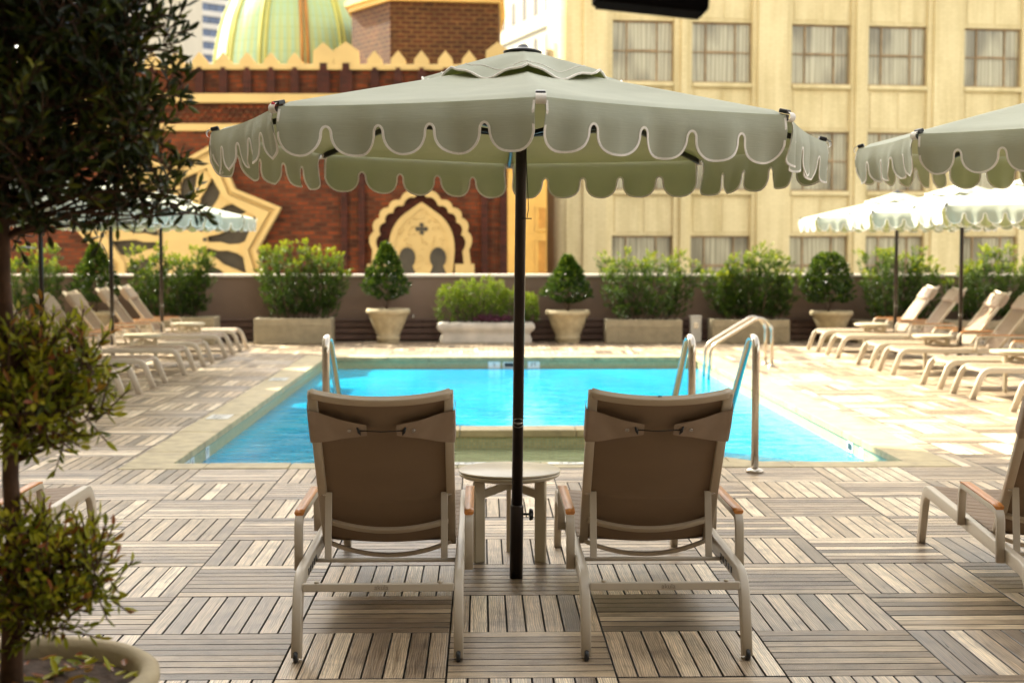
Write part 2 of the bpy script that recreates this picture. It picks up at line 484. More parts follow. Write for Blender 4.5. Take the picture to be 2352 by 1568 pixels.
def fillet(pts, r, seg=6):
    pts = [Vector(p) for p in pts]; out = [pts[0]]
    for i in range(1, len(pts) - 1):
        p = pts[i]; a = (pts[i - 1] - p); b = (pts[i + 1] - p)
        rr = min(r if not isinstance(r, (list, tuple)) else r[i - 1], a.length * 0.49, b.length * 0.49)
        pa = p + a.normalized() * rr; pb = p + b.normalized() * rr
        for k in range(seg + 1):
            t = k / seg
            out.append(pa * (1 - t) ** 2 + p * 2 * t * (1 - t) + pb * t * t)
    out.append(pts[-1]); return out
def tag(o, label=None, cat=None, group=None, kind=None):
    if label: o['label'] = label
    if cat: o['category'] = cat
    if group: o['group'] = group
    if kind: o['kind'] = kind
    return o
def empty(name, loc=(0, 0, 0), rz=0.0):
    o = bpy.data.objects.new(name, None); C.objects.link(o)
    o.location = loc; o.rotation_euler = (0, 0, rz); o.empty_display_size = 0.1
    return o
def copy_tree(o, parent=None):
    c = o.copy(); C.objects.link(c)
    if parent is not None: c.parent = parent
    for ch in list(o.children): copy_tree(ch, c)
    return c
def struct(o): return tag(o, kind='structure')
def text_mesh(name, body, size, mat, parent, M, ext=0.0006, align='CENTER'):
    cu = bpy.data.curves.new(name, 'FONT'); cu.body = body; cu.size = size
    cu.align_x = align; cu.align_y = 'CENTER'; cu.extrude = ext
    t = bpy.data.objects.new(name, cu); C.objects.link(t)
    bpy.context.view_layer.update()
    dg = bpy.context.evaluated_depsgraph_get()
    me = bpy.data.meshes.new_from_object(t.evaluated_get(dg))
    bpy.data.objects.remove(t)
    me.transform(M); me.materials.clear(); me.materials.append(MATS[mat])
    o = bpy.data.objects.new(name, me); C.objects.link(o)
    if parent is not None: o.parent = parent
    return o
FACE_CAM = Matrix(((1, 0, 0, 0), (0, 0, -1, 0), (0, 1, 0, 0), (0, 0, 0, 1)))   # text standing in XZ, read from -Y
# ================================================================ DECK, POOL
POOL = (-2.24, 3.08, 10.16, 20.30)          # inner edge
COP = (-2.56, 3.40, 9.925, 20.66)            # outer edge of the coping
DX0, DX1, DY0, DY1 = -9.0, 10.5, -3.0, 24.0
TW, TX0, TY0 = 0.6135, -0.13, 5.01
def rect_sub(r, c):
    x0, x1, y0, y1 = r; a0, a1, b0, b1 = c
    if x1 <= a0 or x0 >= a1 or y1 <= b0 or y0 >= b1: return [r]
    out = []
    if x0 < a0: out.append((x0, a0, y0, y1)); x0 = a0
    if x1 > a1: out.append((a1, x1, y0, y1)); x1 = a1
    if y0 < b0: out.append((x0, x1, y0, b0))
    if y1 > b1: out.append((x0, x1, b1, y1))
    return [q for q in out if q[1] - q[0] > 0.012 and q[3] - q[2] > 0.012]
mb = MB(); rnd = random.Random(3)
for i in range(-15, 18):
    for j in range(-14, 31):
        X0, Y0 = TX0 + i * TW, TY0 + j * TW
        if X0 < DX0 or X0 + TW > DX1 + 0.3 or Y0 + TW > DY1 + 0.3: continue
        along_y = (i + j) % 2 != 0
        tt = rnd.gauss(0, 0.10); dz = rnd.gauss(0, 0.0009)
        near = Y0 < 12
        for k in range(8):
            g = 0.0029; w = TW / 8
            if along_y: rc = (X0 + k * w + g, X0 + (k + 1) * w - g, Y0 + 0.003, Y0 + TW - 0.003)
            else: rc = (X0 + 0.003, X0 + TW - 0.003, Y0 + k * w + g, Y0 + (k + 1) * w - g)
            tone = min(0.98, max(0.10, 0.58 + tt + rnd.gauss(0, 0.23) + (.02 if along_y else -.13)))  # slats along X darker: glare difference between tiles put into the tone
            ou, ov = rnd.uniform(0, 60), rnd.uniform(0, 60)
            for (x0, x1, y0, y1) in rect_sub(rc, COP):
                c = 0.0014; z = dz + rnd.gauss(0, 0.0004); zb = -0.022
                vs = [(x0, y0, zb), (x1, y0, zb), (x1, y1, zb), (x0, y1, zb),
                      (x0, y0, z - c), (x1, y0, z - c), (x1, y1, z - c), (x0, y1, z - c),
                      (x0 + c, y0 + c, z), (x1 - c, y0 + c, z), (x1 - c, y1 - c, z), (x0 + c, y1 - c, z)]
                fs = [(8, 9, 10, 11), (4, 5, 9, 8), (5, 6, 10, 9), (6, 7, 11, 10), (7, 4, 8, 11),
                      (0, 1, 5, 4), (1, 2, 6, 5), (2, 3, 7, 6), (3, 0, 4, 7)]
                uv = []
                for f in fs:
                    q = []
                    for a in f:
                        px, py, pz = vs[a]
                        q.append((py + ou, px + ov) if along_y else (px + ou, py + ov))
                    uv.append(q)
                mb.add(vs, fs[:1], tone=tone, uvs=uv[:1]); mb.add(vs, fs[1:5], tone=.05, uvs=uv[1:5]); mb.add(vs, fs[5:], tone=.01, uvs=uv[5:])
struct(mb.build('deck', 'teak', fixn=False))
mb = MB()
for q in rect_sub((DX0, DX1, DY0, DY1 + 0.2), COP): mb.box(*q, -1.6, -0.03)
for q in rect_sub(COP, (POOL[0] - 0.01, POOL[1] + 0.01, POOL[2] - 0.01, POOL[3] + 0.01)): mb.box(*q, -1.6, -0.062)
struct(mb.build('roof_slab', 'deck_base'))
# coping stones
mb = MB()
def coping_run(x0, x1, y0, y1, along, n):
    for k in range(n):
        g = 0.004; t = rnd.gauss(0, 0.0008)
        if along == 'X':
            a, b = x0 + (x1 - x0) * k / n, x0 + (x1 - x0) * (k + 1) / n
            mb.box(a + g / 2, b - g / 2, y0 + 0.003, y1, -0.06, 0.004 + t, 0.008)
        else:
            a, b = y0 + (y1 - y0) * k / n, y0 + (y1 - y0) * (k + 1) / n
            mb.box(x0, x1, a + g / 2, b - g / 2, -0.06, 0.004 + t, 0.008)
OV = 0.02
coping_run(COP[0] + 0.003, COP[1] - 0.003, COP[2], POOL[2] + OV, 'X', 10)
coping_run(COP[0] + 0.003, COP[1] - 0.003, POOL[3] - OV, COP[3] - 0.003, 'X', 10)
coping_run(COP[0] + 0.003, POOL[0] + OV, POOL[2] + OV + 0.003, POOL[3] - OV - 0.003, 'Y', 17)
coping_run(POOL[1] - OV, COP[1] - 0.003, POOL[2] + OV + 0.003, POOL[3] - OV - 0.003, 'Y', 17)
# spa dividing walls
SPX0, SPX1, SPY = -1.18, 1.79, 12.02
coping_run(SPX0, SPX1, SPY, SPY + 0.30, 'X', 6)
coping_run(SPX0, SPX0 + 0.30, POOL[2] + OV + 0.003, SPY - 0.003, 'Y', 3)
coping_run(SPX1 - 0.30, SPX1, POOL[2] + OV + 0.003, SPY - 0.003, 'Y', 3)
mb.prism([(SPX1 + 0.002, POOL[2] + OV + 0.004), (SPX1 + 0.22, POOL[2] + OV + 0.004), (SPX1 + 0.002, POOL[2] + 0.26)], -0.055, 0.003, axis='Z')
struct(mb.build('pool_coping', 'coping'))
mb = MB()
x0, x1, y0, y1 = POOL; zt, zf = -0.061, -1.45
mb.add([(x0, y0, zt), (x1, y0, zt), (x1, y1, zt), (x0, y1, zt), (x0, y0, zf), (x1, y0, zf), (x1, y1, zf), (x0, y1, zf)],
       [(0, 1, 5, 4), (1, 2, 6, 5), (2, 3, 7, 6), (3, 0, 4, 7), (4, 5, 6, 7)])
mb.box(SPX0 + 0.02, SPX1 - 0.02, SPY + 0.02, SPY + 0.28, zf + 0.002, zt)
mb.box(SPX0 + 0.02, SPX0 + 0.28, y0 + 0.003, SPY + 0.02 - 0.003, zf + 0.002, zt)
mb.box(SPX1 - 0.28, SPX1 - 0.02, y0 + 0.003, SPY + 0.02 - 0.003, zf + 0.002, zt)
struct(mb.build('pool_wall', 'mosaic', fixn=False))
WZ = -0.165
mb = MB()
for q in rect_sub(POOL, (SPX0 + 0.02, SPX1 - 0.02, y0 - 1, SPY + 0.28)):
    mb.add([(q[0], q[2], WZ), (q[1], q[2], WZ), (q[1], q[3], WZ), (q[0], q[3], WZ)], [(0, 1, 2, 3)])
struct(mb.build('pool_water', 'pool_water'))
mb = MB(); mb.add([(SPX0 + .28, y0, WZ), (SPX1 - .28, y0, WZ), (SPX1 - .28, SPY + .02, WZ), (SPX0 + .28, SPY + .02, WZ)], [(0, 1, 2, 3)])
struct(mb.build('spa_water', 'spa_water'))
# far ground and horizon
mb = MB(); mb.add([(-1500, -800, -15), (1500, -800, -15), (1500, 2500, -15), (-1500, 2500, -15)], [(0, 1, 2, 3)])
struct(mb.build('ground', 'ground_far'))

# depth marker tiles on the pool walls and coping
def marker(loc, rz, chars, flat, label, w=0.15, hh=0.15):
    e = empty('depth_marker', loc, rz)
    m = MB()
    if flat: m.box(-w / 2, w / 2, -hh / 2, hh / 2, 0, 0.003)
    else: m.box(-w / 2, w / 2, -0.004, 0, -hh / 2, hh / 2)
    m.build('tile', 'white_tile', e)
    M = Matrix.Translation((0, 0, 0.0035)) if flat else Matrix.Translation((0, -0.0045, 0)) @ FACE_CAM
    text_mesh('lettering', chars, hh * 0.8, 'ink', e, M)
    tag(e, label, 'depth marker', 'depth markers around the pool')
yw = POOL[3]
marker((gx(1135, yw), yw - .001, -0.112), 0, '5', False, 'white depth tile reading 5 on the far pool wall above the water', 0.17, 0.10)
marker((gx(1226, yw), yw - .001, -0.112), 0, 'FT', False, 'white depth tile reading FT on the far pool wall above the water', 0.17, 0.10)
marker((POOL[0] + .001, 10.95, -0.112), PI / 2, '4', False, 'white depth tile reading 4 on the left pool wall nearest the loungers', 0.12, 0.10)
marker((POOL[0] + .001, 11.55, -0.112), PI / 2, 'FT', False, 'white depth tile reading FT on the left pool wall beside the tile reading 4', 0.14, 0.10)
marker((POOL[0] - 0.16, 13.0, 0.006), PI / 2, '4 FT', True, 'white depth tile set flat in the left pool coping, nearest of the two there', 0.34, 0.20)
marker((POOL[0] - 0.16, 16.8, 0.006), PI / 2, '5 FT', True, 'white depth tile set flat in the left pool coping, farther of the two there', 0.34, 0.20)
marker((POOL[1] - .001, 11.4, -0.112), -PI / 2, '4', False, 'small depth tile on the sunlit right pool wall', 0.10, 0.09)
marker((0.62, 10.10, 0.006), 0, '4 FT', True, 'flat depth tile in the near coping right of the umbrella pole', 0.30, 0.10)
marker((-0.12, 10.10, 0.006), 0, '4 FT', True, 'flat depth tile in the near coping behind the round side table', 0.30, 0.10)
def skimmer(loc, rz, label):
    e = empty('skimmer_opening', loc, rz); m = MB()
    for b in ((-.09, .09, .03, .045), (-.09, .09, -.045, -.03), (-.09, -.07, -.03, .03), (.07, .09, -.03, .03)):
        m.box(b[0], b[1], -0.006, 0, b[2], b[3])
    m.build('frame', 'white_tile', e); m = MB(); m.box(-.07, .07, -0.002, 0, -.03, .03); m.build('opening', 'ink', e)
    tag(e, label, 'pool skimmer')
skimmer((gx(1170, yw), yw - .001, -0.112), 0, 'dark slot with a white frame in the far pool wall between the depth tiles')
skimmer((POOL[0] + .001, 10.75, -0.112), PI / 2, 'dark slot with a white frame in the left pool wall')
skimmer((POOL[1] - .001, 11.75, -0.112), -PI / 2, 'dark slot with a white frame in the sunlit right pool wall')

# ================================================================ POOL RAILS
def grab_rail(X, label):
    e = empty('pool_rail', (X, 9.70, 0))
    m = MB()
    pts = fillet([(0, 0, 0), (0, 0, .925), (0, .20, .925), (0, 1.85, -0.35)], [.13, .12], 8)
    m.tube(pts, 0.0265, 14, normal=(1, 0, 0))
    m.build('tube', 'steel', e)
    m = MB(); m.lathe([(0.062, 0.004), (0.062, 0.014), (0.05, 0.026), (0.03, 0.034), (0.028, 0.034)], 24)
    m.build('flange', 'steel', e)
    tag(e, label, 'handrail', 'bent steel grab rails at the near pool edge')
grab_rail(-1.065, 'bent steel grab rail behind the left lounger, the one left of the umbrella pole')
grab_rail(1.44, 'bent steel grab rail whose post rises just behind the right lounger')
grab_rail(1.88, 'bent steel grab rail right of the right lounger, with its round foot in view')
e = empty('pool_handrail', (3.80, 18.95, 0))
for dy in (0.0, -0.42):
    m = MB()
    z = .66
    pts = fillet([(0, dy, 0), (0, dy, z - .12), (-.16, dy, z), (-.80, dy, .27), (-.84, dy, -.3)], [.14, .14, .10], 8)
    m.tube(pts, 0.021, 12, normal=(0, 1, 0)); t = m.build('tube', 'steel', e)
    m = MB(); m.lathe([(0.055, 0.004), (0.055, 0.014), (0.024, 0.03)], 20, Matrix.Translation((0, dy, 0))); m.build('flange', 'steel', t)
tag(e, 'pair of slanting steel step rails at the far right corner of the pool', 'handrail')
# ================================================================ LOUNGER
BD = Vector((0, -.602, .799)); BN = Vector((0, -.799, -.602)); B0 = Vector((0, -.31, .315)); BL = .838
def bp(x, s_, n=0.0): return Vector((x, 0, 0)) + B0 + BD * s_ + BN * n
def make_lounger():
    root = empty('sun_lounger')
    for sx in (-1, 1):
        m = MB()
        path = fillet([(sx * .302, -1.035, .012), (sx * .302, -.955, .287), (sx * .302, .90, .300), (sx * .302, 1.01, .0)], [.10, .09], 8)
        m.sweep(path, rrect(.036, .060, .006), normal=(1, 0, 0))
        rail = m.build('side_rail', 'taupe_metal', root)
        m = MB()      # notches of the recliner on the inner face
        for k in range(5):
            y = -.80 + k * .06
            m.box(sx * .283 - .002, sx * .283 + .002, y, y + .028, .272, .296)
        m.build('notch', 'black_plastic', rail)
        m = MB()
        m.lathe([(.004, -.008), (.019, -.008), (.022, -.004), (.022, .004), (.019, .008), (.004, .008)], 20,
                Matrix.Translation((sx * .302, -1.052, .022)) @ Matrix.Rotation(PI / 2, 4, 'Y'))
        m.build('wheel', 'black_rubber', root)
        m = MB()
        path = fillet([(sx * .338, -.665, .262), (sx * .338, -.655, .470), (sx * .338, -.02, .476), (sx * .338, .005, .29)], [.055, .05], 6)
        m.sweep(path, rrect(.034, .026, .004), normal=(1, 0, 0))
        arm = m.build('armrest', 'taupe_metal', root)
        m = MB()
        n = 12
        path = [(sx * .338, -.640 + .60 * k / n, .4905 + .005 * (k / n) - (.006 if k in (0, n) else 0)) for k in range(n + 1)]
        m.sweep(path, [(-.019, -.003), (.019, -.003), (.0185, .004), (.014, .0095), (.006, .012), (-.006, .012), (-.014, .0095), (-.0185, .004)], normal=(1, 0, 0))
        m.build('arm_cap', 'arm_wood', arm)
        # back support strut
        m = MB(); m.box(-.014, .014, -.005, .005, 0, .275, .002,
                        Matrix.Translation((sx * .236, -.535, .272)) @ Matrix.Rotation(R(-9), 4, 'X'))
        st = m.build('support_strut', 'taupe_metal', root)
        m = MB(); m.lathe([(.002, -.012), (.007, -.012), (.007, .012), (.002, .012)], 12,
                          Matrix.Translation((sx * .254, -.488, .535)) @ Matrix.Rotation(PI / 2, 4, 'Y'))
        m.build('bolt', 'silver', st)
    # cross bars
    m = MB(); m.box(-.284, .284, -.985, -.967, .250, .281, .003); rb = m.build('crossbar', 'taupe_metal', root)
    for x in (-.232, .232):
        m = MB(); m.lathe([(.009, .281), (.009, .288), (.006, .290)], 12, Matrix.Translation((x, -.976, 0))); m.build('stop_button', 'taupe_metal', rb)
    text_mesh('lettering', 'akula', .026, 'engraved', rb, Matrix.Translation((.012, -.9857, .2655)) @ FACE_CAM, 0.0004)
    m = MB(); m.tube([(-.284, -.535, .272), (.284, -.535, .272)], .0085, 10); m.build('crossbar', 'taupe_metal', root)
    m = MB(); m.box(-.284, .284, .86, .885, .268, .296, .003); m.build('crossbar', 'taupe_metal', root)
    # seat bow under the back end of the seat
    m = MB(); n = 16
    m.sweep([(-.26 + .52 * k / n, -.315, .303 - .058 * (1 - (2 * k / n - 1) ** 2)) for k in range(n + 1)], rrect(.026, .016, .003), normal=(0, 1, 0))
    m.build('seat_bow', 'frame_metal', root)
    # backrest frame
    for sx in (-1, 1):
        m = MB(); m.sweep([bp(sx * .262, -.02), bp(sx * .262, BL)], rrect(.036, .030, .004), normal=(1, 0, 0))
        m.build('backrest_tube', 'frame_metal', root)
    bf = root
    m = MB(); n = 20
    m.sweep([bp(-.268 + .536 * k / n, BL - .004, .048 * (1 - (2 * k / n - 1) ** 2) ** .8) for k in range(n + 1)], rrect(.034, .026, .004), normal=BD)
    m.build('top_bar', 'frame_metal', bf)
    m = MB()
    m.sweep([bp(-.248 + .496 * k / n, .125, .012 + .055 * (1 - (2 * k / n - 1) ** 2)) for k in range(n + 1)], rrect(.024, .018, .003), normal=BD)
    m.build('lower_bar', 'frame_metal', bf)
    # slings
    m = MB()
    def backf(a, b, off=0.0):
        x = (a * 2 - 1) * .252; s_ = .0 + b * (BL - .035)
        bow = 1 - (a * 2 - 1) ** 2
        seam = 0.0
        for q in (.27, .70):
            seam += .005 * math.exp(-((b * BL - q) / .009) ** 2)
        return bp(x, s_, -.006 + .026 * bow + seam + off)
    m.grid(lambda a, b: backf(a, b), 24, 60)
    m.grid(lambda a, b: backf(a, b, -.004), 24, 60)
    sl = m.build('backrest_sling', 'sling_fabric', root, fixn=False)
    m = MB()
    def seatf(a, b, off=0.0):
        x = (a * 2 - 1) * .288; y = -.325 + b * 1.215
        bow = 1 - (a * 2 - 1) ** 2
        q = (y * 10) % 1.0
        seam = -.006 * math.exp(-((q - .5) / .06) ** 2)
        end = -.03 * max(0, (b - .97) / .03) ** 2
        return Vector((x, y, .326 - .016 * bow + seam + end + off))
    m.grid(lambda a, b: seatf(a, b), 16, 160)
    m.grid(lambda a, b: seatf(a, b, -.005), 16, 160)
    m.build('seat_sling', 'sling_fabric', root, fixn=False)
    # headrest pillow in front of the sling, with tie flaps behind
    m = MB(); n = 16
    def pil(a, b):
        x = (a * 2 - 1) * .276; s_ = .585 + .205 * b
        return x, s_, (1 - (a * 2 - 1) ** 12) * (1 - (b * 2 - 1) ** 10)
    m.grid(lambda a, b: bp(pil(a, b)[0], pil(a, b)[1], -.012 - .030 * pil(a, b)[2] ** .3), 20, 14)
    m.grid(lambda a, b: bp(pil(a, b)[0], pil(a, b)[1], -.014 - .002 * pil(a, b)[2]), 20, 14)
    hr = m.build('headrest_pillow', 'pillow_fabric', root)
    for sx in (-1, 1):
        m = MB()
        def flap(a, b, off=0.0):
            # a: 0 side .. 1 tip ; wraps round the side tube first
            if a < .12:
                t = a / .12; x = .284 + .004 * math.sin(t * PI); n_ = -.03 + t * .052
            else:
                t = (a - .12) / .88; x = .285 - t * .227; n_ = .022 + .018 * math.sin(t * PI * .5) + .006 * math.sin(t * 7 + b * 3) * (1 - t)
                n_ += .010
            lo = .600 + .055 * max(0, (a - .12) / .88); hi = .772 - .062 * max(0, (a - .12) / .88)
            return bp(sx * x, lo + (hi - lo) * b, n_ + off)
        m.grid(lambda a, b: flap(a, b), 24, 8); m.grid(lambda a, b: flap(a, b, -.0025), 24, 8)
        fl = m.build('strap', 'pillow_fabric', hr, fixn=False)
        m = MB()
        c0 = bp(sx * .108, .681, .049)
        rot = BN.to_track_quat('Z', 'Y').to_matrix().to_4x4()
        m.lathe([(.0035, 0), (.0035, .002), (.007, .002), (.0075, 0)], 14, Matrix.Translation(bp(sx * .125, .683, .052)) @ rot, cap=False)
        m.build('grommet', 'silver', hr)
        m = MB(); m.tube([bp(sx * .094, .700, .052), bp(sx * .087, .684, .060), bp(sx * .082, .665, .056)], .006, 8, taper=[.5, 1.1, .5])
        m.build('toggle', 'black_plastic', hr)
    m = MB(); m.tube([bp(-.09, .684, .052), bp(0, .680, .055), bp(.09, .684, .052)], .0022, 6); m.build('cord', 'black_plastic', hr)
    tag(root, 'x', 'sun lounger', 'taupe sun loungers around the pool')
    return root
LO = make_lounger()
first = [True]
def lounger(x, y, rz, label):
    if first[0]: o = LO; first[0] = False
    else: o = copy_tree(LO)
    o.location = (x, y, 0); o.rotation_euler = (0, 0, rz); o['label'] = label
    return o
lounger(-.391, 6.265, 0, 'taupe front sun lounger seen from behind, left of the umbrella pole')
lounger(.690, 6.265, 0, 'taupe front sun lounger right of the umbrella pole, a fly on its top bar')
lounger(-2.33, 6.42, 0, 'taupe sun lounger at the left edge, partly hidden by the potted tree')
lounger(2.505, 6.30, R(-5.5), 'taupe sun lounger cut off by the right edge under the second near umbrella')
# left row (feet towards the pool): rear is at -X, so the front (+Y local) points to +X
LX, RX = -3.64 - 1.01, 5.02 + 1.01
ordn = ['nearest', 'second', 'third', 'fourth', 'fifth', 'farthest']
for k, y in enumerate((14.83, 16.08, 17.75, 18.97, 20.55, 21.8)):
    lounger(LX, y, R(-90), 'taupe sun lounger in the shaded left row facing the pool, %s from the camera' % ordn[k] if k < 5 else 'taupe sun lounger in the shaded left row facing the pool, farthest from the camera')
ordr = ['nearest, only its foot end in view', 'second from the camera', 'third from the camera', 'fourth from the camera', 'fifth from the camera', 'sixth from the camera', 'farthest from the camera']
for k, y in enumerate((12.98, 14.70, 15.75, 17.54, 18.55, 20.25, 21.45)):
    lounger(RX, y, R(90), 'taupe sun lounger in the sunlit right row, ' + ordr[k])

# fly on the right lounger
e = empty('fly', Vector((.690, 6.265, 0)) + bp(-.010, BL + .013, .040))
m = MB(); m.lathe([(.0005, -.007), (.003, -.004), (.0036, 0), (.0028, .004), (.0005, .006)], 8, Matrix.Rotation(PI / 2, 4, 'Y'), cap=False)
m.lathe([(.0003, .005), (.0022, .006), (.0022, .0085), (.0003, .0095)], 8, Matrix.Rotation(PI / 2, 4, 'Y'), cap=False)
for q in (-1, 0, 1):
    for sy in (-1, 1): m.tube([(q * .002, 0, 0), (q * .005, sy * .005, .001), (q * .0065, sy * .008, -.005)], .0005, 4)
m.build('body', 'black_plastic', e)
m = MB()
for sy in (-1, 1): m.add([(.002, 0, .003), (-.006, sy * .001, .005), (-.009, sy * .005, .004), (-.004, sy * .005, .004)], [(0, 1, 2, 3)])
m.build('wings', 'silver', e)
tag(e, 'tiny dark fly sitting on the top bar of the right lounger', 'fly')

# ================================================================ SIDE TABLE
def make_table():
    root = empty('side_table')
    m = MB(); m.lathe([(.0, .4375), (.246, .4375), (.2525, .4395), (.2535, .443), (.252, .4465), (.248, .448), (0, .448)], 64, cap=False)
    top = m.build('table_top', 'table_metal', root)
    m = MB(); m.lathe([(.249, .4375), (.249, .434)], 64, cap=False); m.build('shadow_gap', 'table_rim', top)
    m = MB(); m.lathe([(.0, .434), (.252, .434), (.253, .430), (.247, .420), (.225, .409), (.19, .402), (0, .402)], 64, cap=False)
    m.build('rim', 'table_metal', top)
    for k in range(3):
        a = R(-30 - 120 * k)
        Mx = Matrix.Rotation(a, 4, 'Z')
        m = MB()
        # leg plate plus its arched arm to the centre, one cut shape
        prof = [(.015, .402), (.205, .402), (.198, .0), (.168, .0), (.168, .30), (.160, .318), (.145, .325), (.015, .345)]
        m.prism([(.0, .388), (.179, .350), (.179, .300), (.165, .312), (.0, .352)], -.009, .009, Mx)
        m.box(.145, .203, -.012, .012, 0.0, .402, .004, Mx)
        m.build('leg', 'table_metal', root)
    tag(root, 'x', 'side table', 'round taupe side tables between the loungers')
    return root
TB = make_table(); tf = [True]
def table(x, y, label, rz=0):
    if tf[0]: o = TB; tf[0] = False
    else: o = copy_tree(TB)
    o.location = (x, y, 0); o.rotation_euler = (0, 0, rz); o['label'] = label
table(.135, 6.99, 'round taupe side table behind the umbrella pole between the two front loungers')
for Y, w in ((15.45, 'nearest of the left row'), (18.36, 'middle of the left row'), (21.2, 'farthest of the left row')):
    table(-4.37, Y, 'round side table in the shaded left lounger row, ' + w, .4)
for Y, w in ((15.22, 'nearest, at the picture edge'), (18.0, 'middle of the right row'), (20.85, 'farthest of the right row')):
    table(5.75, Y, 'round side table in the sunny right lounger row, ' + w, .2)

# ================================================================ UMBRELLA
UR, UZ, UA = 1.415, 2.06, 2.39          # rib length, rim height, apex height
NL = 5
def scallop(x, dn=.102, dm=.204):
    """depth of the valance at x in lobe units -.5...5"""
    a = abs(x)
    hw = .43
    if a < hw: return dn + .012 + (dm - dn - .012) * (1 - (a / hw) ** 2.3) ** .5
    t = (a - hw) / (.5 - hw)
    return dn + .012 - .026 * math.sqrt(max(0, 1 - (1 - t) ** 2))
def valance_contour():
    """(s along edge 0..1, depth) for one side"""
    pts = [(.012, .012)]
    pts.append((.012, .05))
    xs = [-.5, -.49, -.475, -.46, -.445, -.435, -.43, -.428, -.42, -.40, -.365, -.33, -.28, -.21, -.13, -.04]
    xs = xs + [-q for q in reversed(xs)]
    for k in range(NL):
        for x in xs:
            if k == 0 and x < -.428: continue
            if k == NL - 1 and x > .428: continue
            pts.append((((k + .5 + x) / NL - .5) * (.976 / (1 - .17 / NL)) + .5, scallop(x)))
    pts.append((.988, .05)); pts.append((.988, .012))
    # drop doubles
    out = [pts[0]]
    for p in pts[1:]:
        if (p[0] - out[-1][0]) ** 2 + (p[1] - out[-1][1]) ** 2 > 1e-8: out.append(p)
    return out
VC = valance_contour()
def make_umbrella():
    root = empty('patio_umbrella')
    rng = random.Random(11)
    cor = [Vector((UR * math.cos(PI / 4 * k - PI / 2), UR * math.sin(PI / 4 * k - PI / 2), UZ)) for k in range(8)]
    apex = Vector((0, 0, UA))
    # canopy
    m = MB()
    def canopy(a, b, k):
        A, B = cor[k], cor[(k + 1) % 8]
        e = A.lerp(B, a); mid = 4 * a * (1 - a)
        e = e * 1.0; e.z = UZ - .004 * mid
        r = .05 + .95 * b
        p = apex.lerp(e, r)
        p.z -= .020 * math.sin(PI * b) * mid          # cloth sinks between the ribs
        p.z -= .013 * max(0, (b - .955) / .045) ** 2
        rr = Vector((p.x, p.y, 0)); rr *= 1 - .018 * mid * b
        p.x, p.y = rr.x, rr.y
        return p
    for k in range(8): m.grid(lambda a, b: canopy(a, b, k), 20, 22)
    cn = m.build('canopy', 'sage_cloth', root, weld=.002)
    # valance cloth and its trim
    val, trm = MB(), MB()
    SL = (cor[1] - cor[0]).length
    for k in range(8):
        val, trm = MB(), MB()
        A, B = cor[k], cor[(k + 1) % 8]
        out = ((A + B) / 2); out.z = 0; out.normalize()
        ph = [rng.uniform(0, 6.28) for _ in range(4)]
        amp = rng.uniform(.7, 1.2)
        def vp(s_, d):
            e = canopy(min(max(s_, 0), 1), 1.0, k)
            t = d / .206
            fold = (.009 * math.sin(s_ * 2 * PI * NL + ph[0]) + .016 * math.sin(s_ * 2 * PI * 2.3 + ph[1]) + .006 * math.sin(s_ * 2 * PI * 8.3 + ph[2])) * t * amp + .005 * math.sin(t * 3 + 40 * min(s_, 1 - s_)) * math.exp(-min(s_, 1 - s_) * 14)
            curl = -.030 * t * t * max(0, 1 - min(s_, 1 - s_) * 9)
            p = e + out * (.006 + .020 * min(1, t * 3) * (1 - t) + fold + curl + .004)
            p.z = e.z - d * (1 - .04 * t) + .002
            # rounded turn from roof to valance
            return p
        nr = 8
        vs = []; fs = []
        for (s_, d) in VC:
            for j in range(nr + 1): vs.append(vp(s_, d * j / nr))
        n = len(VC)
        for i in range(n - 1):
            if abs(VC[i + 1][0] - VC[i][0]) < 1e-5: continue
            for j in range(nr):
                a = i * (nr + 1) + j
                fs.append((a, a + 1, a + nr + 2, a + nr + 1))
        val.add(vs, fs, True)
        # trim: flat strip following the contour
        w = .0092
        off = []
        for i in range(n):
            a = VC[max(i - 1, 0)]; b = VC[min(i + 1, n - 1)]
            tx, ty = (b[0] - a[0]) * SL, (b[1] - a[1]); l = math.hypot(tx, ty) or 1
            off.append((VC[i][0] + (ty / l) * w / SL, VC[i][1] - (tx / l) * w))
        # (ty,-tx) points into the cloth (upwards)
        vs = []; fs = []
        nrm = out * .0022
        for i in range(n):
            p0 = vp(*VC[i]); p1 = vp(off[i][0], max(0, off[i][1]))
            vs += [p0 + nrm, p1 + nrm, p1 - nrm, p0 - nrm]
        for i in range(n - 1):
            a, b = 4 * i, 4 * (i + 1)
            for q in range(4): fs.append((a + q, a + (q + 1) % 4, b + (q + 1) % 4, b + q))
        trm.add(vs, fs)
        v = val.build('valance', 'sage_cloth', root, fixn=False)
        trm.build('trim', 'trim', v)
    # vent flap
    m = MB(); t2 = MB()
    VR = .46
    def vent(a, b, k):
        a0, a1 = PI / 4 * k - PI / 2, PI / 4 * (k + 1) - PI / 2
        P0 = Vector((math.cos(a0), math.sin(a0), 0)); P1 = Vector((math.cos(a1), math.sin(a1), 0))
        e = P0.lerp(P1, a); mid = 4 * a * (1 - a)
        rr = .06 + (VR - .06) * b
        p = e * rr * (1 + .05 * mid * b)
        zc = UA - (UA - UZ) * rr / UR
        p.z = zc + .048 - .030 * b * (1 - .0) + .016 * math.sin(11 * a * b + k * 1.7) * b * mid - .045 * mid * b * b + .015
        return p
    for k in range(8):
        m.grid(lambda a, b: vent(a, b, k), 14, 10)
        for rr, rad in ((1.0, .006), (.78, .0022)):
            t2.tube([vent(i / 14, rr, k) + Vector((0, 0, .001)) for i in range(15)], rad, 6, cap=True)
    vt = m.build('vent_flap', 'sage_cloth', root, weld=.002)
    t2.build('trim', 'trim', vt)
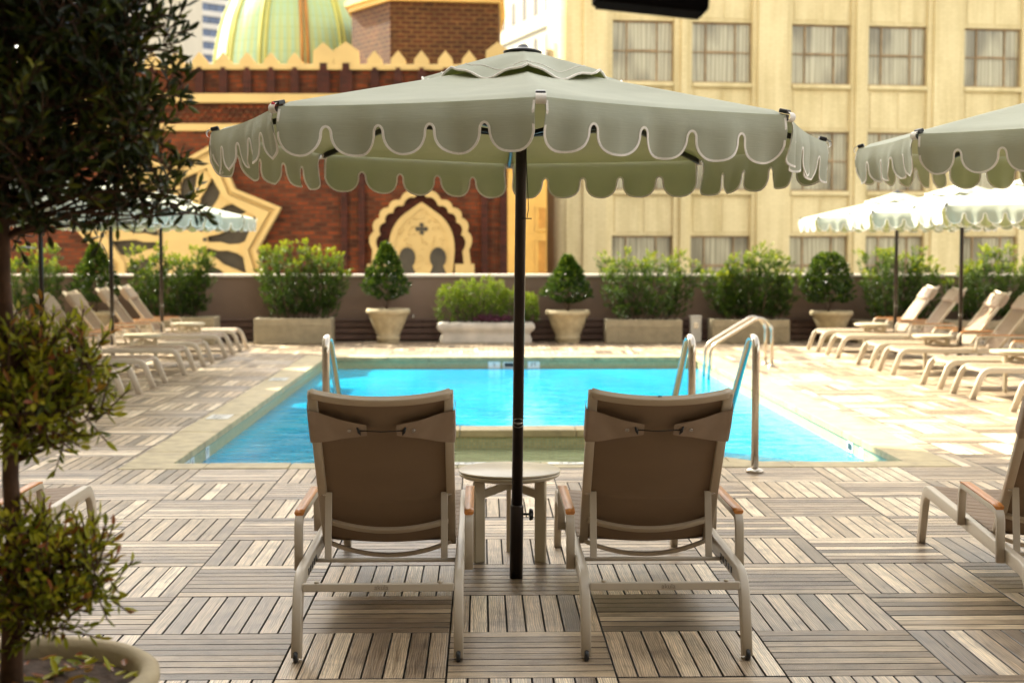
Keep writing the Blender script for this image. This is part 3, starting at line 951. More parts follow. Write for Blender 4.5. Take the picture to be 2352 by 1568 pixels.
    m = MB(); m.lathe([(.0, UA + .040), (.06, UA + .040), (.088, UA + .046), (.090, UA + .052), (.06, UA + .062), (.03, UA + .070), (.022, UA + .082), (.008, UA + .086), (0, UA + .086)], 28, cap=False)
    m.build('finial', 'black_plastic', root)
    # pole with sleeve
    m = MB(); m.lathe([(.0255, 0.15), (.0255, 2.40), (.02, 2.42), (.02, UA + .05)], 28); pl = m.build('pole', 'pole_metal', root)
    m = MB(); m.lathe([(.0310, -.01), (.0310, .335), (.0300, .342), (.0256, .343)], 28); sl = m.build('pole_sleeve', 'pole_metal', root)
    m = MB(); m.tube([(.03, 0, .30), (.055, 0, .30)], .006, 8)
    Mk = Matrix.Translation((.055, 0, .30)) @ Matrix.Rotation(PI / 2, 4, 'Y')
    pr = [(.008, 0), (.024, .003), (.026, .010), (.022, .020), (.006, .023)]
    n = 30; vs = []
    for r_, z in pr:
        for q in range(n):
            a = 2 * PI * q / n; rr = r_ * (1 + .16 * math.cos(5 * a)); vs.append(Mk @ Vector((rr * math.cos(a), rr * math.sin(a), z)))
    m.add(vs, [(i * n + q, i * n + (q + 1) % n, (i + 1) * n + (q + 1) % n, (i + 1) * n + q) for i in range(4) for q in range(n)] + [tuple(range(4 * n, 5 * n))])
    m.build('knob', 'black_plastic', sl)
    # badge on the pole
    m = MB(); n = 28
    bz = .728
    def onpole(a, z, r_=.0262): return Vector((r_ * math.sin(a), -r_ * math.cos(a), z))
    m.sweep([onpole(1.15 * math.cos(2 * PI * q / n), bz + .021 * math.sin(2 * PI * q / n)) for q in range(n)], circ(.0011, 6), closed=True, cap=False)
    m.tube([onpole(2 * PI * q / 24, bz) for q in range(25)], .0012, 6)
    bd = m.build('badge', 'silver', pl)
    lt = text_mesh('lettering', 'Poggesi', .014, 'silver', bd, FACE_CAM, .0003)
    for vtx in lt.data.vertices:
        a = vtx.co.x / .0262; q = onpole(a, bz + vtx.co.z, .0268 - vtx.co.y * .5); vtx.co = q
    # hub and ribs
    m = MB(); m.lathe([(.03, 2.03), (.048, 2.04), (.048, 2.09), (.03, 2.10)], 20); m.build('hub', 'black_plastic', root)
    m = MB(); m.tube([(.02, -.02, 1.99), (.036, -.02, 1.72), (.03, -.005, 1.68)], .002, 6); m.tube([(0, -.026, 1.675), (.05, -.03, 1.675)], .003, 6)
    m.build('pull_cord', 'black_plastic', root)
    for k in range(8):
        a = PI / 4 * k - PI / 2; d = Vector((math.cos(a), math.sin(a), 0)); sd_ = Vector((-d.y, d.x, 0))
        z1 = UZ - .022
        m = MB(); m.sweep([d * .03 + Vector((0, 0, UA - .035)), d * (UR + .004) + Vector((0, 0, z1))], rrect(.018, .026, .003), normal=sd_)
        rb = m.build('rib', 'black_plastic', root)
        m = MB()
        Mx = Matrix.Translation(d * (UR - .006) + Vector((0, 0, UZ))) @ Matrix.Rotation(a, 4, 'Z') @ Matrix.Rotation(R(14), 4, 'Y')
        m.box(-.022, .014, -.018, .018, -.004, .013, .003, Mx); m.build('rib_cap', 'black_plastic', rb)
        m = MB()       # cloth loop over the rib end
        def lp(a_, b_):
            t = a_ * PI * 1.6
            q = Vector((.004 + .022 * math.sin(t), (b_ - .5) * .040, -.018 + .020 * math.cos(t)))
            return q
        Ml = Matrix.Translation(d * (UR + .004) + Vector((0, 0, UZ + .0))) @ Matrix.Rotation(a, 4, 'Z')
        m.grid(lp, 10, 2, True, Ml); m.build('loop', 'trim', rb)
        m = MB(); m.sweep([d * .045 + Vector((0, 0, 2.065)), d * .80 + Vector((0, 0, UA - (UA - UZ) * .80 / UR - .045))], rrect(.014, .020, .003), normal=sd_)
        m.build('strut', 'black_plastic', rb)
    tag(root, 'x', 'umbrella', 'sage green scalloped umbrellas around the pool')
    return root
UM = make_umbrella(); uf = [True]
def umbrella(x, y, label, rot=(0, 0, 0), sz=1.0):
    if uf[0]: o = UM; uf[0] = False
    else: o = copy_tree(UM)
    o.location = (x, y, 0); o.rotation_euler = rot; o.scale = (1, 1, sz); o['label'] = label
    return o
mu = umbrella(.158, 6.57, 'large sage green scalloped umbrella in the middle between the two front loungers', (R(-1.45), R(.75), R(1.2)))
u2 = umbrella(3.47, 7.56, 'sage green scalloped umbrella cut off by the right edge, close to the camera', (0, R(-.5), R(22.5)), 1.03)
for Y, w in ((15.45, 'nearest'), (18.36, 'middle one'), (21.2, 'farthest')):
    umbrella(-4.75, Y, 'sage umbrella in the left row behind the potted tree, ' + w + ' of three', (0, 0, R(22.5)), .975)
for Y, w in ((15.22, 'nearest of three, pole out of the frame'), (18.0, 'middle of three'), (20.85, 'farthest of three')):
    umbrella(6.10, Y, 'sunlit sage umbrella in the right row, ' + w, (0, 0, R(22.5)), .97)
# red tag tied at the near-left corner of the two near umbrellas
bpy.context.view_layer.update()
for um_, w in ((mu, 'middle'), (u2, 'right-hand')):
    a_ = PI / 4 * 7 - PI / 2
    p = um_.matrix_basis @ Vector(((UR + .022) * math.cos(a_), (UR + .022) * math.sin(a_), UZ - .012))
    m = MB(); m.box(-.012, .012, -.003, .003, -.016, .016, .002, Matrix.Translation(p) @ Matrix.Rotation(R(-50), 4, 'Z') @ Matrix.Rotation(R(25), 4, 'Y'))
    o = m.build('cloth_tag', 'red_tag'); tag(o, 'small red tag at the left front rib end of the %s umbrella' % w, 'tag')
# ================================================================ FOLIAGE
def leaf_quad(mb, p, d, nrm, L, W, tone, n=1):
    sd_ = d.cross(nrm).normalized(); up = sd_.cross(d).normalized()
    q = up * (-W * .28)
    if n == 1:
        mb.add([p, p + d * L * .45 + sd_ * W * .5 , p + d * L, p + d * L * .45 - sd_ * W * .5, p + d * L * .45 + q],
               [(0, 1, 4), (1, 2, 4), (2, 3, 4), (3, 0, 4)], False, tone)
    else:
        mb.add([p, p + d * L * .25 + sd_ * W * .38, p + d * L * .62 + sd_ * W * .44, p + d * L + q, p + d * L * .62 - sd_ * W * .44, p + d * L * .25 - sd_ * W * .38,
                p + d * L * .25 + q, p + d * L * .62 + q * 1.2],
               [(0, 1, 6), (1, 2, 7, 6), (2, 3, 7), (3, 4, 7), (4, 5, 6, 7), (5, 0, 6)], True, tone)
def rv(rg): 
    while True:
        v_ = Vector((rg.uniform(-1, 1), rg.uniform(-1, 1), rg.uniform(-1, 1)))
        if .05 < v_.length < 1: return v_.normalized()
def sprig(mb, tw, rg, p, d, L, nleaf, leafL, leafW, tone, tsp=.12, detail=1):
    """one twig with leaves set round it"""
    e = p + d * L
    if tw is not None: tw.tube([p - d * L * .3, e], .0022, 4, cap=False)
    ax = d.orthogonal().normalized()
    for k in range(nleaf):
        t = (k + .6) / nleaf
        a = k * 2.4 + rg.uniform(-.4, .4)
        side = (Matrix.Rotation(a, 3, d) @ ax)
        dd = (d * (.35 + .75 * t) + side * (1.0 - .45 * t) + Vector((0, 0, .15))).normalized()
        lf = leafL * rg.uniform(.7, 1.15)
        leaf_quad(mb, p + d * L * t, dd, (d * .9 - side * .3 + rv(rg) * .35), lf, leafW * rg.uniform(.8, 1.2),
                  min(1, max(.01, tone + rg.gauss(0, tsp) + .18 * (t - .5))), detail)
def hedge(u0, u1, v0, v1, Y, label, seed, depth=.5, dens=1.0, mat='hedge_leaf', group='leafy shrubs in the planters along the parapet', name='shrub', tip=.45):
    """upright loose shrub: stems fanning from the planter, clusters of sprigs along them"""
    rg = random.Random(seed)
    x0, x1 = gx(u0, Y), gx(u1, Y); zt, zb = gz(v0, Y), gz(v1, Y)
    cx = (x0 + x1) / 2; W = (x1 - x0) / 2; H = zt - zb
    e = empty(name, (cx, Y, zb))
    lv, tw = MB(), MB()
    ns = max(7, int(W * 17 * dens))
    for i in range(ns):
        fx = -1 + 2 * (i + rg.uniform(.2, .8)) / ns
        fy = rg.uniform(-1, 1)
        top = Vector((fx * W * rg.uniform(.86, 1.0), fy * depth * .8, H * (1 - .16 * abs(fx) ** 3) * rg.uniform(.68, 1.0) * (1 if rg.random() > .15 else .8)))
        base = Vector((fx * W * .55, fy * depth * .3, -.04))
        mid = base.lerp(top, .5) + Vector((fx * W * .10, 0, 0))
        tw.tube([base, mid, top], .010, 5, taper=[1.2, .8, .3], cap=False)
        for q in range(13):
            t = .10 + .90 * (q + rg.random()) / 13
            c = base.lerp(mid, t * 2) if t < .5 else mid.lerp(top, t * 2 - 1)
            for z in range(int(5 + 2 * dens)):
                off = rv(rg); off.z *= .5
                p = c + off * rg.uniform(.02, .14)
                lim = max(-W * 1.0, min(W * 1.0, p.x)); p.x = lim
                d = (Vector((off.x, off.y, 0)) * .8 + Vector((fx * .25, 0, .9)) + rv(rg) * .35).normalized()
                tone = .12 + .38 * t + tip * max(0, t - .78) * 4.0 + rg.uniform(-.1, .12)  # tone lifts near the top: sunlit shrub tops put into leaf colour
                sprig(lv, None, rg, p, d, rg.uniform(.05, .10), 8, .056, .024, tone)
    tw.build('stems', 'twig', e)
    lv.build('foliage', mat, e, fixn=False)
    tag(e, label, 'shrub', group)
def topiary(uc, v0, v1, ww, Y, label, seed, shape='cone'):
    rg = random.Random(seed)
    cx = gx(uc, Y); zt, zb = gz(v0, Y), gz(v1, Y); H = zt - zb; Rr = (gx(uc + ww / 2, Y) - cx)
    e = empty('topiary', (cx, Y, zb)); lv, tw = MB(), MB()
    stem = .16
    def rad(t):
        if shape == 'cone': return Rr * (min(1, (t / .18)) ** .6) * (1 - max(0, t - .18) / .84) ** .9 + .02
        return Rr * math.sqrt(max(0.02, 1 - ((t - .36) / .66) ** 2)) * (.9 if t > .36 else 1.0)
    tw.tube([(0, 0, -.05), (.015, 0, stem * H * .6), (0, .01, H * .5), (0, 0, H * .93)], .018, 7, taper=[1.2, 1, .8, .2])
    for k in range(5):
        a = k * 1.3; tw.tube([(0, 0, 0), (.07 * math.cos(a), .07 * math.sin(a), H * stem * .8), (.14 * math.cos(a), .14 * math.sin(a), H * .35)], .006, 5, cap=False)
    N = 800
    for i in range(N):
        t = rg.random() ** .85; a = rg.uniform(0, 2 * PI)
        lump = 1 + .09 * math.sin(3 * a + 9 * t + seed) + .07 * math.sin(5 * a - 14 * t)
        r = rad(t) * lump * (rg.uniform(.80, 1.03) if i % 4 else rg.uniform(.3, .8))
        p = Vector((r * math.cos(a), r * math.sin(a), H * (stem + (1 - stem) * t)))
        o = Vector((math.cos(a), math.sin(a), .35 + t * .6)).normalized()
        d = (o + rv(rg) * .55).normalized()
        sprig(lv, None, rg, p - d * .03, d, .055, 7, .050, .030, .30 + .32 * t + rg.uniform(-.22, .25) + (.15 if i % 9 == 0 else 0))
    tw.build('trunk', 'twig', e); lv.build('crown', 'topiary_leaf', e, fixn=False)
    tag(e, label, 'topiary', 'clipped topiaries in stone pots')
PY = 23.45
hedge(14, 152, 558, 735, PY, 'dense green shrub in the box planter at the far left end of the parapet', 21)
hedge(296, 500, 556, 735, PY, 'green shrub growing behind the farthest left loungers', 22)
hedge(586, 806, 552, 734, PY, 'green shrub in the box planter left of the cone bush by the arched window', 23)
hedge(1366, 1602, 566, 737, PY, 'shrub with a yellow sprig on top, in the planter left of the grey post', 24, dens=.85)
hedge(1620, 1832, 562, 737, PY, 'square-topped green shrub in the box planter behind the pool step rails', 25, dens=1.15)
hedge(1968, 2164, 560, 745, PY, 'green shrub behind the farthest right loungers, left of the second right umbrella pole', 26)
hedge(2172, 2420, 556, 745, PY, 'green shrub at the far right end of the parapet', 27)
topiary(222, 562, 716, 118, PY, 'clipped cone bush behind the left loungers, sparkling leaves', 31)
topiary(888, 560, 712, 108, PY, 'clipped cone bush in the stone pot below the arched brick window', 32)
topiary(1304, 588, 716, 110, PY, 'clipped cone bush in the stone pot right of the marble trough', 33)
topiary(1901, 583, 716, 112, PY, 'round clipped bush in the stone pot behind the right loungers', 34, 'round')
# low lime shrub in the trough
def mound(u0, u1, v0, v1, Y, seed):
    rg = random.Random(seed); x0, x1 = gx(u0, Y), gx(u1, Y); zt, zb = gz(v0, Y), gz(v1, Y); cx = (x0 + x1) / 2
    e = empty('boxwood', (cx, Y, zb)); lv, tw = MB(), MB()
    for (fx, hw, hh) in ((-.72, .26, .78), (-.42, .26, .92), (-.08, .30, 1.0), (.20, .22, .90), (.48, .22, .72), (.86, .16, .62)):
        X = fx * (x1 - x0) / 2
        for k in range(5): tw.tube([(X, rg.uniform(-.05, .05), -.05), (X + rg.uniform(-.12, .12), rg.uniform(-.1, .1), (zt - zb) * hh * .7)], .006, 5, cap=False)
        for i in range(260):
            a = rg.uniform(0, 2 * PI); t = rg.random() ** .7
            r = math.sqrt(max(0, 1 - (t - .35) ** 2 / .5)) * rg.uniform(.65, 1.03)
            p = Vector((X + hw * (x1 - x0) / 2 * r * math.cos(a) * 1.15, .26 * r * math.sin(a), (zt - zb) * hh * t * rg.uniform(.9, 1.05)))
            sprig(lv, None, rg, p, (Vector((math.cos(a) * .5, math.sin(a) * .5, .9)) + rv(rg) * .4).normalized(), .06, 7, .040, .018, .18 + .62 * t + rg.uniform(-.15, .15))
    tw.build('stems', 'twig', e); lv.build('foliage', 'lime_leaf', e, fixn=False)
    tag(e, 'low lime green box shrubs filling the white marble trough', 'shrub')
mound(1003, 1230, 640, 742, PY, 41)
rg = random.Random(5); e = empty('purple_plant', (gx(1130, PY - .2), PY - .22, gz(740, PY - .2))); lv = MB()
for i in range(70):
    p = Vector((rg.uniform(-.33, .33), rg.uniform(-.06, .06), rg.uniform(0, .08)))
    sprig(lv, None, rg, p, (Vector((0, -.3, 1)) + rv(rg) * .7).normalized(), .04, 6, .05, .035, .5)
lv.build('foliage', 'purple_leaf', e, fixn=False)
tag(e, 'low dark purple plant spilling at the front of the marble trough', 'plant')

# ================================================================ PLANTERS
def box_planter(u0, u1, v0, label):
    Y = PY - .30; x0, x1 = gx(u0, Y), gx(u1, Y); H = gz(v0, Y); e = empty('box_planter', ((x0 + x1) / 2, Y + .28, 0)); w = (x1 - x0) / 2
    m = MB()
    for b in ((-w, w, -.28, -.22), (-w, w, .22, .28)): m.box(b[0], b[1], b[2], b[3], 0.003, H, .010)
    for sx in (-1, 1): m.box(min(sx * w, sx * (w - .05)), max(sx * w, sx * (w - .05)), -.218, .218, 0.003, H - .002, .006)
    # fluted front
    n = int(2 * w / .05)
    for k in range(n):
        x = -w + .04 + (2 * w - .08) * (k + .5) / n
        m.box(x - .012, x + .012, -.288, -.279, .05, H - .13, .003)
    m.box(-w + .03, w - .03, -.290, -.279, H - .12, H - .10, .003); m.box(-w + .03, w - .03, -.290, -.279, .02, .04, .003)
    m.build('box', 'concrete', e)
    m = MB(); m.box(-w + .05, w - .05, -.22, .22, H - .09, H - .04); m.build('soil', 'soil', e)
    tag(e, label, 'planter', 'fluted concrete box planters along the parapet')
box_planter(20, 190, 735, 'concrete box planter at the far left of the parapet behind the loungers')
box_planter(325, 492, 728, 'concrete box planter half hidden behind the far left loungers')
box_planter(583, 761, 731, 'fluted concrete box planter left of the pot with the cone bush, fully in view')
box_planter(1393, 1567, 735, 'fluted concrete box planter left of the small grey post')
box_planter(1637, 1814, 735, 'fluted concrete box planter behind the slanting step rails')
box_planter(1972, 2147, 738, 'concrete box planter behind the farthest right loungers')
box_planter(2178, 2400, 738, 'concrete box planter at the far right end of the parapet')
def pot(uc, u0, v0, b0, label):
    Y = PY; cx = gx(uc, Y); r = cx - gx(u0, Y); H = gz(v0, Y - .3); e = empty('stone_pot', (cx, Y, 0)); rb = cx - gx(b0, Y)
    m = MB()
    pr = [(rb * .96, .003), (rb, .02), (rb * 1.02, .06), (rb * 1.06, .065), (rb * 1.07, H * .18)]
    k0 = len(pr)
    pr += [(rb + (r * .90 - rb) * t, H * (.2 + .62 * t)) for t in (0, .25, .5, .75, 1)]
    pr += [(r * .93, H * .84), (r * 1.0, H * .87), (r * 1.02, H * .93), (r * .98, H), (r * .85, H), (r * .83, H - .07), (0, H - .07)]
    n = 48; vs = []
    for i, (q, z) in enumerate(pr):
        for k in range(n):
            a = 2 * PI * k / n
            f = 1 + (.022 * math.cos(12 * a) * math.sin(PI * (z / H - .2) / .62) if k0 <= i < k0 + 5 else 0)
            vs.append((q * f * math.cos(a), q * f * math.sin(a), z))
    m.add(vs, [(i * n + k, i * n + (k + 1) % n, (i + 1) * n + (k + 1) % n, (i + 1) * n + k) for i in range(len(pr) - 1) for k in range(n)], True)
    m.build('pot', 'pot_stone', e)
    m = MB(); m.lathe([(0, H - .065), (r * .84, H - .065)], 24, cap=False); m.build('soil', 'soil', e)
    tag(e, label, 'plant pot', 'stone pots holding clipped bushes')
pot(223, 184, 716, 200, 'stone pot with a clipped cone bush behind the left loungers')
pot(892, 842, 710, 867, 'stone pot with a clipped cone bush left of the marble trough')
pot(1304, 1254, 714, 1277, 'stone pot with a clipped cone bush right of the marble trough')
pot(1909, 1861, 716, 1885, 'stone pot with a round clipped bush behind the right loungers')
# marble trough
x0, x1 = gx(1003, PY - .3), gx(1229, PY - .3); w = (x1 - x0) / 2; H = gz(741, PY - .3)
e = empty('marble_trough', ((x0 + x1) / 2, PY, 0)); m = MB()
prof = [(0, .003), (.93, .003), (.94, .03), (.93, .10), (.90, H * .42), (.915, H * .55), (.97, H * .62), (1.0, H * .72), (1.0, H * .85), (.97, H * .96), (.93, H), (.87, H), (.85, H - .06), (0, H - .06)]
def ring_rect(k, z, n=8):
    a, b = w * k, .30 * k; c = .05; o = []
    for cx, cy, s0 in ((a - c, b - c, 0), (-a + c, b - c, 90), (-a + c, -b + c, 180), (a - c, -b + c, 270)):
        for j in range(n): t = R(s0 + 90 * j / (n - 1)); o.append((cx + c * math.cos(t), cy + c * math.sin(t), z))
    return o
vs = []
for k, z in prof: vs += ring_rect(max(k, .35), z)
n = 32
m.add(vs, [(i * n + k, i * n + (k + 1) % n, (i + 1) * n + (k + 1) % n, (i + 1) * n + k) for i in range(len(prof) - 1) for k in range(n)], True)
m.build('trough', 'marble', e)
m = MB(); m.box(-w * .84, w * .84, -.24, .24, H - .12, H - .05); m.build('soil', 'soil', e)
tag(e, 'long white marble trough planter with rolled rim in the middle of the far edge', 'planter')
# small grey post
e = empty('outlet_post', (gx(1597, PY), PY, 0)); m = MB(); hh = gz(728, PY); m.box(-.09, .09, -.07, .07, .003, hh, .012); m.build('post', 'light_switch', e)
m = MB(); m.box(-.10, .10, -.08, .08, hh, hh + .02, .004); m.build('cap', 'light_switch', e); m = MB(); m.box(-.04, .04, -.076, -.070, hh * .55, hh * .8, .002); m.build('cover', 'silver', e)
tag(e, 'short grey utility post between two concrete box planters', 'post')

# ================================================================ PARAPET
PW = 24.02
e = empty('parapet_wall', (0, PW, 0)); m = MB()
m.box(DX0 - .3, DX1 + .3, 0, .25, -1.6, 1.075); m.build('wall', 'parapet_stucco', e)
m = MB()
for k in range(14):
    a = DX0 - .35 + (DX1 - DX0 + .7) * k / 14; b = DX0 - .35 + (DX1 - DX0 + .7) * (k + 1) / 14
    m.box(a + .002, b - .002, -.035, .285, 1.076, 1.122, .008)
m.build('cap', 'parapet_cap', e)
tag(e, 'brown stucco parapet wall with a pale cap closing the far side of the deck', 'wall')
e = empty('parapet_wall', (DX1, 0, 0)); m = MB(); m.box(0, .25, DY0, PW - .003, -1.6, 1.075); m.build('wall', 'parapet_stucco', e)
m = MB(); m.box(-.035, .285, DY0, PW - .04, 1.076, 1.122, .008); m.build('cap', 'parapet_cap', e)
tag(e, 'brown stucco parapet wall along the right side of the deck', 'wall')
e = empty('slatted_bench', (0, PW - .02, 0)); m = MB()
bx0, bx1 = gx(470, PW), gx(1900, PW)
for k in range(3): 
    m = MB(); m.box(bx0, bx1, -.10, -.075, .03 + k * .105, .112 + k * .105, .004); m.build('slat', 'brown_wood', e)
m = MB()
k = bx0 + .05
while k < bx1: m = MB(); m.box(k, k + .05, -.074, -.003, .003, .342, .003); k += .9; m.build('post', 'brown_wood', e)
m = MB(); m.box(bx0, bx1, -.12, -.003, .343, .368, .004); m.build('top_board', 'brown_wood', e)
tag(e, 'low dark brown slatted board run along the foot of the parapet wall', 'slat screen')
# spigot on the wall
e = empty('hose_tap', (gx(950, PW - .1), PW - .10, .37)); m = MB(); m.tube(fillet([(0, .05, .05), (0, 0, .05), (0, -.06, .05), (0, -.06, 0)], .02, 4), .012, 8); m.build('pipe', 'steel', e)
m = MB(); m.lathe([(.004, .06), (.03, .062), (.03, .072), (.004, .074)], 12); m.build('handle', 'steel', e)
tag(e, 'small metal hose tap at the parapet foot right of the left stone pot', 'tap')

# ================================================================ POTTED TREE (left foreground)
TX, TYY = -1.145, 3.42
e = empty('tree_planter', (TX, TYY, 0)); m = MB()
m.lathe([(.20, .003), (.22, .02), (.265, .20), (.31, .38), (.325, .44), (.345, .455), (.352, .475), (.350, .495), (.335, .505), (.312, .502), (.302, .485), (.298, .44), (.29, .40)], 72, cap=False)
m.build('bowl', 'pot_stone', e)
m = MB(); rg = random.Random(9)
m.grid(lambda a, b: ((b * .302) * math.cos(2 * PI * a), (b * .302) * math.sin(2 * PI * a), .455 + .012 * math.sin(9 * a * 6.28) * b * (1 - b) + .02 * (1 - b)), 48, 10)
so = m.build('soil', 'soil', e)
m = MB()
for k in range(150):
    a, r_ = rg.uniform(0, 2 * PI), .28 * math.sqrt(rg.random())
    leaf_quad(m, Vector((r_ * math.cos(a), r_ * math.sin(a), .475 + rg.uniform(0, .01))), (rv(rg) * Vector((1, 1, .25))).normalized(), Vector((0, 0, 1)) + rv(rg) * .5, .05, .02, rg.choice((.5, .7, .8, .9, .97)), 2)
m.build('fallen_leaves', 'tree_leaf_low', so, fixn=False)
tag(e, 'large round pale stone planter cut off by the lower left corner', 'planter')
e = empty('potted_tree', (TX, TYY, .46))
tx = lambda u, v: at(u, v, TYY) - Vector((TX, TYY, .46))
m = MB()
tp = [Vector((0, 0, -.05)), tx(28, 1400), tx(34, 1250), tx(24, 1100), tx(26, 950), tx(18, 800), tx(8, 640), tx(6, 480), tx(14, 250), tx(22, 0), tx(30, -200)]
m.tube(tp, .020, 12, taper=[1.5, 1.2, 1.05, 1, 1, .95, .9, .8, .65, .45, .25])
m.build('trunk', 'bark', e)
def tree_clump(blobs, N, mat, leafL, leafW, seed, tone0, zgrad):
    """blobs: (u, v, radius in px, depth offset); sprigs hang on real twigs that start at the trunk"""
    rg = random.Random(seed); lv, tw = MB(), MB()
    tot = sum(b[2] ** 2 for b in blobs)
    for (u, v, rp, dy) in blobs:
        c = tx(u, v) + Vector((0, dy, 0)); rr = rp * TYY / FPX
        zz = c.z - .07; q1 = max([q for q in tp if q.z <= zz] or [tp[0]], key=lambda q: q.z); q2 = min([q for q in tp if q.z > zz] or [tp[-1]], key=lambda q: q.z); root = q1.lerp(q2, (zz - q1.z) / max(1e-4, q2.z - q1.z)) if q2.z > q1.z else q1
        nb = 3
        ends = []
        for k in range(nb):
            en = c + rv(rg) * rr * .6
            mid = root.lerp(en, .5) + Vector((0, 0, .03)) + rv(rg) * .03
            tw.tube([root, mid, en], .0045, 6, taper=[1.2, .8, .35], cap=False); ends.append((mid, en))
        n = int(N * rp * rp / tot)
        for i in range(n):
            o = rv(rg); q = rg.random() ** .42
            p = c + Vector((o.x * rr, o.y * rr * .9, o.z * rr * .92)) * q * rg.choice((1, 1, 1, 1.22))
            d = (o * .7 + Vector((0, 0, .35)) + rv(rg) * .6).normalized()
            if i % 3 == 0:
                mid, en = rg.choice(ends); a = mid.lerp(en, rg.random())
                if (a - p).length < rr * .9: tw.tube([a, p], .0026, 4, cap=False)
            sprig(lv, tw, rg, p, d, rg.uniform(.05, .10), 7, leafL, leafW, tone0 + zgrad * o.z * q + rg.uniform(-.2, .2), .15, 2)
    return lv, tw
blobs = [(-40, 40, 180, 0), (70, 0, 170, .05), (210, 40, 115, -.05), (310, 110, 72, .0), (110, 170, 165, .1), (250, 210, 95, 0), (345, 300, 60, -.06), (40, 310, 165, -.05),
         (190, 350, 105, .05), (300, 400, 75, .05), (395, 440, 42, 0), (430, 475, 26, .05), (90, 450, 85, -.05), (-60, 420, 120, 0), (230, 450, 62, .1), (360, 60, 36, .02), (390, 215, 34, .0), (330, 480, 34, .0), (400, 120, 22, 0), (300, 20, 60, 0)]
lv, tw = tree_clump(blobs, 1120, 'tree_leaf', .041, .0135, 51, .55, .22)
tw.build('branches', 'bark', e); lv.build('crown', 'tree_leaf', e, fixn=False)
blobs = [(40, 880, 95, 0), (140, 850, 60, .05), (115, 950, 70, -.05), (0, 830, 60, .03), (50, 1000, 42, 0), (200, 850, 38, .03), (205, 940, 34, 0), (100, 790, 36, 0), (150, 1000, 24, .02)]
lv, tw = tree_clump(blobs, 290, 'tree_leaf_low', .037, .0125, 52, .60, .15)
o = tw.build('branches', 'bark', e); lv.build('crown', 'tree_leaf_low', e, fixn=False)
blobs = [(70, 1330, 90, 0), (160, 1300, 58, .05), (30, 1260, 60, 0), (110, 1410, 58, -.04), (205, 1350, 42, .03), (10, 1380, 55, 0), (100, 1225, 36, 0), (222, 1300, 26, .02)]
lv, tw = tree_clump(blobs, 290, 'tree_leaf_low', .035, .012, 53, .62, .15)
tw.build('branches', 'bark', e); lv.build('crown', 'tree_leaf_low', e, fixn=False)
tag(e, 'tall slim potted tree with three clumps of foliage along the left edge', 'tree')

# ================================================================ HANGING FIXTURE at the top edge
Y = 3.0
a, b, c, d = at(1370, 0, Y), at(1628, 27, Y), at(1638, -70, Y), at(1366, -100, Y)
e = empty('hanging_speaker', ((a.x + b.x) / 2, Y, a.z)); L = Vector(((a.x + b.x) / 2, Y, a.z))
m = MB()
vs = [p - L + Vector((0, dy, 0)) for dy in (0, .12) for p in (a, b, c, d)]
bm = bmesh.new(); vv = [bm.verts.new(p) for p in vs]
for f in ((3, 2, 1, 0), (4, 5, 6, 7), (0, 1, 5, 4), (1, 2, 6, 5), (2, 3, 7, 6), (3, 0, 4, 7)): bm.faces.new([vv[i] for i in f])
bmesh.ops.bevel(bm, geom=bm.edges[:], offset=.006, segments=3, affect='EDGES'); bm.verts.index_update()
m.add([v_.co.copy() for v_ in bm.verts], [tuple(v_.index for v_ in f.verts) for f in bm.faces]); bm.free()
m.build('housing', 'matte_black', e)
m = MB(); m.tube([(0, .06, .05), (0, -.2, .9), (0, -1.1, 4.26 - a.z)], .012, 10); m.build('bracket', 'black_plastic', e)
tag(e, 'black box-shaped speaker hanging into the picture at the top edge', 'speaker')
# ================================================================ BRICK BUILDING
BY = 36.0
bz = lambda v: gz(v, BY); bx = lambda u: gx(u, BY)
e = empty('brick_building', (0, BY, -15)); off = Vector((0, BY, -15))
def bb(m, u0, u1, v0, v1, p0, p1, c=0.0):
    """box on the facade: pixels u, v(top), v(bottom), protruding p0 towards camera, p1 depth behind"""
    m.box(bx(u0), bx(u1), -p0, p1, bz(v1) + 15, bz(v0) + 15, c)
BX0, BX1 = -15.0, bx(1166)
m = MB(); m.box(BX0, BX1, 0, 9, 0, bz(162) + 15); m.build('wall', 'red_brick', e)
for a_ in ((1170, 218, 239, .16), (1168, 286, 303, .10), (1170, 150, 163, .12)):
    m = MB(); bb(m, -400, *a_, -.002, .02); m.build('cornice', 'cream_stone', e)
m = MB(); m.box(BX0, BX1, .0, 9, bz(162) + 15.003, bz(157) + 15); m.build('coping', 'cream_stone', e)
m = MB()                       # herringbone band between the stone courses
u = 20
row = 0
for v in (244, 255, 266, 277):
    u = 20 + (row % 2) * 8; row += 1
    while u < 1160: bb(m, u, u + 8, v, v + 8, .045, -.001); u += 16
m.build('patterned_band', 'red_brick', e)
mer = [200, 254, 308, 362, 416, 470, 524, 578, 633, 687, 865, 918, 971, 1025, 1079]
big = [749, 799, 1143]
mer = [(q, 17, 123) for q in range(-180, 690, 54)] + [(q, 17, 118) for q in (865, 918, 971, 1025, 1079)] + [(749, 24, 100), (800, 29, 98), (1143, 27, 98)]
for (u, hw, vt) in mer:
    m = MB(); vb = 151
    pts = [(bx(u - hw), bz(vb)), (bx(u + hw), bz(vb)), (bx(u + hw * .95), bz(vt + 20)), (bx(u), bz(vt)), (bx(u - hw * .95), bz(vt + 20))]
    m.prism([(x, z + 15) for x, z in pts], -.10, .22); m.build('merlon', 'cream_stone', e)
for (u, hw, vt) in mer:
    m = MB(); k = 9 if hw < 20 else 14; top = 158 if hw < 20 else 148
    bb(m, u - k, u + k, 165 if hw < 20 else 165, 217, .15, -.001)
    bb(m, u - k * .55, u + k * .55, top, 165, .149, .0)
    m.build('corbel', 'dark_brick', e)
